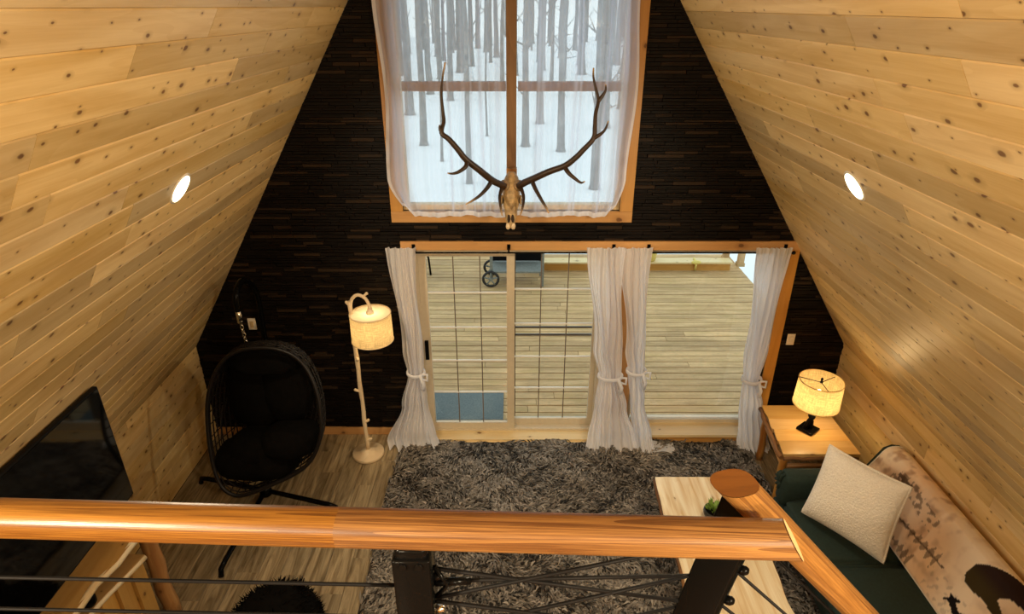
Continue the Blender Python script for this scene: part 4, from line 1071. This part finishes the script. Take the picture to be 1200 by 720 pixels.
# ------------------------------------------------------------------ television and log console
t = thing('television', 'large flat black television mounted in front of the pine slope', 'television', (-2.5, 2.42, 1.22))
m = MB(); m.rbox((-2.510, 2.445, 1.630), (.035, 1.44, .84), .008, 2); mk('bezel', m, M['black_matte'], t)
m = MB(); m.box((-2.491, 2.445, 1.632), (.004, 1.415, .81)); mk('screen', m, M['tv'], t)
m = MB(); m.box((-2.575, 2.43, 1.55), (.08, .5, .35)); m.tube([(-2.58, 2.43, 1.5), (-2.80, 2.43, 1.5)], .03, 8); mk('wall_bracket', m, M['black_metal'], t)
t = thing('log_console', 'rustic log console with live-edge boards below the television', 'console', (-2.75, 2.4, 0))
out = [(-2.97, 1.3), (-2.6, 1.3)] + [(-2.560 + .10 * (y_ - 1.9) / 1.1 + .008 * sin(9 * y_) + .005 * sin(23 * y_), y_) for y_ in [1.32 + 2.0 * k / 24 for k in range(25)]] + [(-2.435, 3.335), (-2.97, 3.345)]
m = MB(); m.prism(out, lambda q: (q[0], q[1], .98), lambda q: (q[0] - .012 * (q[0] > -2.7), q[1], .93), uvf=lambda q: (q[1], q[0])); mk('top_slab', m, M['console'], t)
m = MB(); m.tube([(q[0] - .010, q[1], .958 + .006 * sin(i * 1.3)) for i, q in enumerate(out[2:28])], .024, 8); mk('live_edge', m, M['slab'], t)
out2 = [(-2.97, 1.4), (-2.68, 1.4)] + [(-2.70 + .22 * (y_ - 2.0) / 1.04 + .006 * sin(11 * y_), y_) for y_ in [1.45 + 1.6 * k / 16 for k in range(17)]] + [(-2.97, 3.07)]
m = MB(); m.prism(out2, lambda q: (q[0], q[1], .78), lambda q: (q[0], q[1], .735), uvf=lambda q: (q[1], q[0])); mk('shelf', m, M['console'], t)
m = MB(); m.tube([(q[0] - .006, q[1], .758) for q in out2[2:19]], .02, 8); mk('live_edge', m, M['slab'], t)
for k in range(14):
    yb = 3.06 - .125 * k; m = MB(); xx = -2.70 + .20 * (yb - 2.0) / 1.04 - .03
    m.box((xx, yb - .0625, .42 + .0), (.03, .121, .62)); mk('front_board', m, M['console'], t)
m = MB(); m.box((-2.95, 2.3, .5), (.03, 1.9, .84)); mk('back_board', m, M['console'], t)
for (x, yy) in ((-2.535, 3.2), (-2.66, 1.5), (-2.9, 3.2), (-2.9, 1.5)):
    m = MB(); m.tube([(x + .008 * sin(2 * k), yy + .006 * cos(k), .93 * k / 7) for k in range(8)], [.060, .056, .058, .054, .057, .054, .056, .058], 12); mk('leg', m, M['log'], t)
for i, (x, yy, h, lab) in enumerate(((-2.60, 2.66, .10, 'small dark rounded jar on the console shelf nearer the log leg'), (-2.64, 2.52, .09, 'small dark rounded jar on the console shelf farther from the leg'))):
    t = thing('jar', lab, 'jar', (x, yy, .78))
    m = MB(); m.lathe((x, yy, .78), [(.03, 0), (.042, .02), (.042, .06), (.03, h - .02), (.02, h - .015)], 16); mk('body', m, M['black_metal'], t)
    m = MB(); m.lathe((x, yy, .78 + h - .018), [(.024, 0), (.024, .02), (.01, .026)], 14); mk('lid', m, M['black_matte'], t)

# ------------------------------------------------------------------ shaggy black pouf
pc = Vector((-1.60, 2.86, 0))
t = thing('fur_pouf', 'shaggy black fur-covered pouf on the grey plank floor', 'pouf', pc)
m = MB(); m.lathe(pc, [(.2, 0), (.29, .05), (.31, .2), (.29, .40), (.18, .52), (.02, .55)], 28); mk('body', m, M['black_cloth'], t)
m = MB(); r4 = random.Random(8)
for k in range(2600):
    a = r4.uniform(0, 2 * pi); zz = r4.uniform(.02, .54); rr = interp([(0, .2), (.05, .29), (.2, .31), (.40, .29), (.52, .18), (.55, .02)], zz)[0]
    p = pc + Vector((rr * cos(a), rr * sin(a), zz)); d = Vector((cos(a) * .8 + r4.uniform(-.6, .6), sin(a) * .8 + r4.uniform(-.6, .6), r4.uniform(-.7, .5) + (zz - .25) * 2)).normalized() * r4.uniform(.02, .055)
    s_ = d.cross(Vector((r4.uniform(-1, 1), r4.uniform(-1, 1), r4.uniform(-1, 1)))).normalized() * .006
    b = m.add([p - s_, p + s_, p + d]); m.face([b, b + 1, b + 2])
o = mk('fur', m, M['black_cloth'], t); o['kind'] = 'stuff'
for (dx_, dy_, h) in ((.13, .16, .10), (-.02, .2, .06)):
    m = MB()
    for k in range(9): p = pc + Vector((dx_ + r4.uniform(-.02, .02), dy_ + r4.uniform(-.02, .02), .47)); m.tube([p, p + Vector((.02 + r4.uniform(-.01, .02), .03, h * r4.uniform(.5, 1)))], [.012, .001], 4)
    mk('tuft', m, M['black_cloth'], t)

# ------------------------------------------------------------------ loft railing and stair rail
def rail_prof(pts, w, h, n=24, cut0=0, cut1=0, zcut=False, level=False):
    """softly rounded handrail with flattened faces; the ends may be cut on the bias"""
    m = MB(); a, b = Vector(pts[0]), Vector(pts[1]); ax = (b - a).normalized()
    sd = Vector((0, 0, 1)).cross(ax).normalized(); up = ax.cross(sd)
    rings = []; N_ = 14; was = m.smooth; m.smooth = True; L = (b - a).length
    for j in range(N_ + 1):
        base = len(m.v); vs = []
        for k in range(n):
            an = 2 * pi * k / n; ca, sa = cos(an), sin(an)
            x = math.copysign(abs(ca) ** .78, ca) * w / 2; z_ = math.copysign(abs(sa) ** .78, sa) * h / 2
            sft = ((cut0 * x if not level else -up.z * z_ / ax.z) if j == 0 else 0) + (cut1 * (z_ - .12 * x if zcut else x) if j == N_ else 0)
            vs.append(a + ax * (L * j / N_ + sft) + sd * x + up * z_)
        m.add(vs); rings.append(base)
    for j in range(N_):
        for k in range(n):
            k2 = (k + 1) % n
            m.face([rings[j] + k, rings[j] + k2, rings[j + 1] + k2, rings[j + 1] + k], [(L * j / N_, k * .009), (L * j / N_, (k + 1) * .009), (L * (j + 1) / N_, (k + 1) * .009), (L * (j + 1) / N_, k * .009)])
    m.smooth = was
    ends = ([tuple(m.v[rings[0] + k]) for k in range(n)], [tuple(m.v[rings[-1] + k]) for k in range(n)])
    return m, ends, ax
t = thing('loft_railing', 'honey oak loft handrail on black posts with black cables', 'railing', (-.15, .69, 2.39))
ra, rb = (-1.62, .738, 3.412), (.408, .668, 3.408)
RA, RB = Vector(ra), Vector(rb); RJ = RA.lerp(RB, .672)
m, ends, ax = rail_prof((RA, RJ), .056, .052); mk('handrail', m, M['oak'], t)
m, ends, ax = rail_prof((RJ, RB), .056, .052, cut1=-.62, zcut=True); mk('handrail', m, M['oak'], t)
m = MB(); b = m.add([Vector(p) + ax * .0015 for p in ends[1]]); m.face([b + k for k in range(len(ends[1]))]); mk('rail_end', m, M['oak_end'], t)
lp = Vector((-.152, .70, 0))
m = MB(); m.rbox((lp.x, lp.y, 2.875), (.058, .058, .97), .004, 2); post = mk('post', m, M['black_metal'], t)
m = MB(); m.rbox((lp.x, lp.y, 3.365), (.05, .05, .03), .008, 2); m.tube([(lp.x - .012, lp.y - .032, 3.35), (lp.x - .012, lp.y - .026, 3.35)], .006, 8); m.tube([(lp.x + .012, lp.y - .032, 3.35), (lp.x + .012, lp.y - .026, 3.35)], .006, 8); mk('rail_bracket', m, M['black_metal'], post)
pt, pb_ = Vector((.384, .778, 3.385)), Vector((.205, .778, 2.39))
d = (pb_ - pt); L = d.length; q = Vector((0, 0, 1)).rotation_difference(d.normalized()).to_matrix() @ Matrix.Rotation(radians(42), 3, 'Z')
m = MB(); m.rbox((pt + pb_) / 2, (.064, .064, L), .004, 2, q); npost = mk('newel_post', m, M['black_metal'], t)
def onpost(z_): return pt + d * ((pt.z - z_) / (pt.z - pb_.z))
zc = [3.350, 3.276, 3.202, 3.128, 3.054, 2.98, 2.906, 2.832, 2.758, 2.684, 2.61, 2.536, 2.462]
for i, z_ in enumerate(zc):
    if i:
        m = MB(); m.tube([(-1.66, .735, z_ - .0), (lp.x - .026, lp.y, z_)], .0032, 6); mk('cable', m, M['black_matte'], t)
for i in range(0, 12):
    zz = zc[i + 1] + .02; m = MB()
    m.tube([(lp.x + .026, lp.y, zz), (lp.x + .042, lp.y, zz)], [.008, .005], 8); mk('cable_fitting', m, M['chrome'] if i % 2 else M['black_metal'], post)
# between the posts the cables cross: one level run and two fans
def cab(z0_, z1_, dy=0.0):
    m = MB(); e = onpost(z1_); m.tube([(lp.x + .03, lp.y + dy, z0_), (e.x - .03, e.y + dy, z1_)], .0036, 6); mk('cable', m, M['black_matte'], t)
for (a, b) in ((3.313, 3.141), (3.244, 3.066), (3.281, 3.203), (3.25, 3.29), (3.166, 3.209), (3.09, 3.129), (3.17, 2.99), (3.01, 3.05), (3.10, 2.92), (2.93, 2.97)): cab(a, b, rnd.uniform(-.006, .006))
m = MB(); m.tube([(lp.x + .03, lp.y, 3.283), (lp.x + .085, lp.y + .01, 3.275)], .0065, 8); m.tube([(lp.x + .03, lp.y, 3.318), (lp.x + .05, lp.y - .005, 3.283), (lp.x + .03, lp.y, 3.25)], .004, 6); mk('turnbuckle', m, M['black_metal'], t)
for z_ in (3.30, 3.225, 3.15, 3.075):
    e = onpost(z_) + Vector((.046, -.004, 0)); m = MB(); m.ball(e, (.011, .009, .009), 8); mk('cable_fitting', m, M['black_metal'], npost)
s0, s1 = Vector((.340, .740, 3.450)), Vector((.692, .847, 3.021))
sd_ = (s1 - s0)
t = thing('stair_railing', 'honey oak stair handrail descending beside the sofa with thin cables', 'railing', tuple(s0))
m, ends, ax = rail_prof((s0, s0 + sd_ * 4.2), .060, .054, level=True); mk('handrail', m, M['oak'], t)
m = MB(); b = m.add([Vector(p) + Vector((0, 0, .001)) for p in ends[0]]); m.face([b + k for k in range(len(ends[0]))]); mk('rail_end', m, M['oak_cap'], t)
for k in range(6):
    o_ = onpost(3.30 - .085 * k) + Vector((.035, .01, 0)); m = MB(); m.tube([o_, o_ + sd_ * 3.6], .0032, 6); mk('cable', m, M['black_matte'], t)
fp = s0 + sd_ * 4.1
m = MB(); m.tube([(fp.x, fp.y, 0.0), (fp.x, fp.y, fp.z - .02)], .028, 4); mk('newel_post', m, M['black_metal'], t)
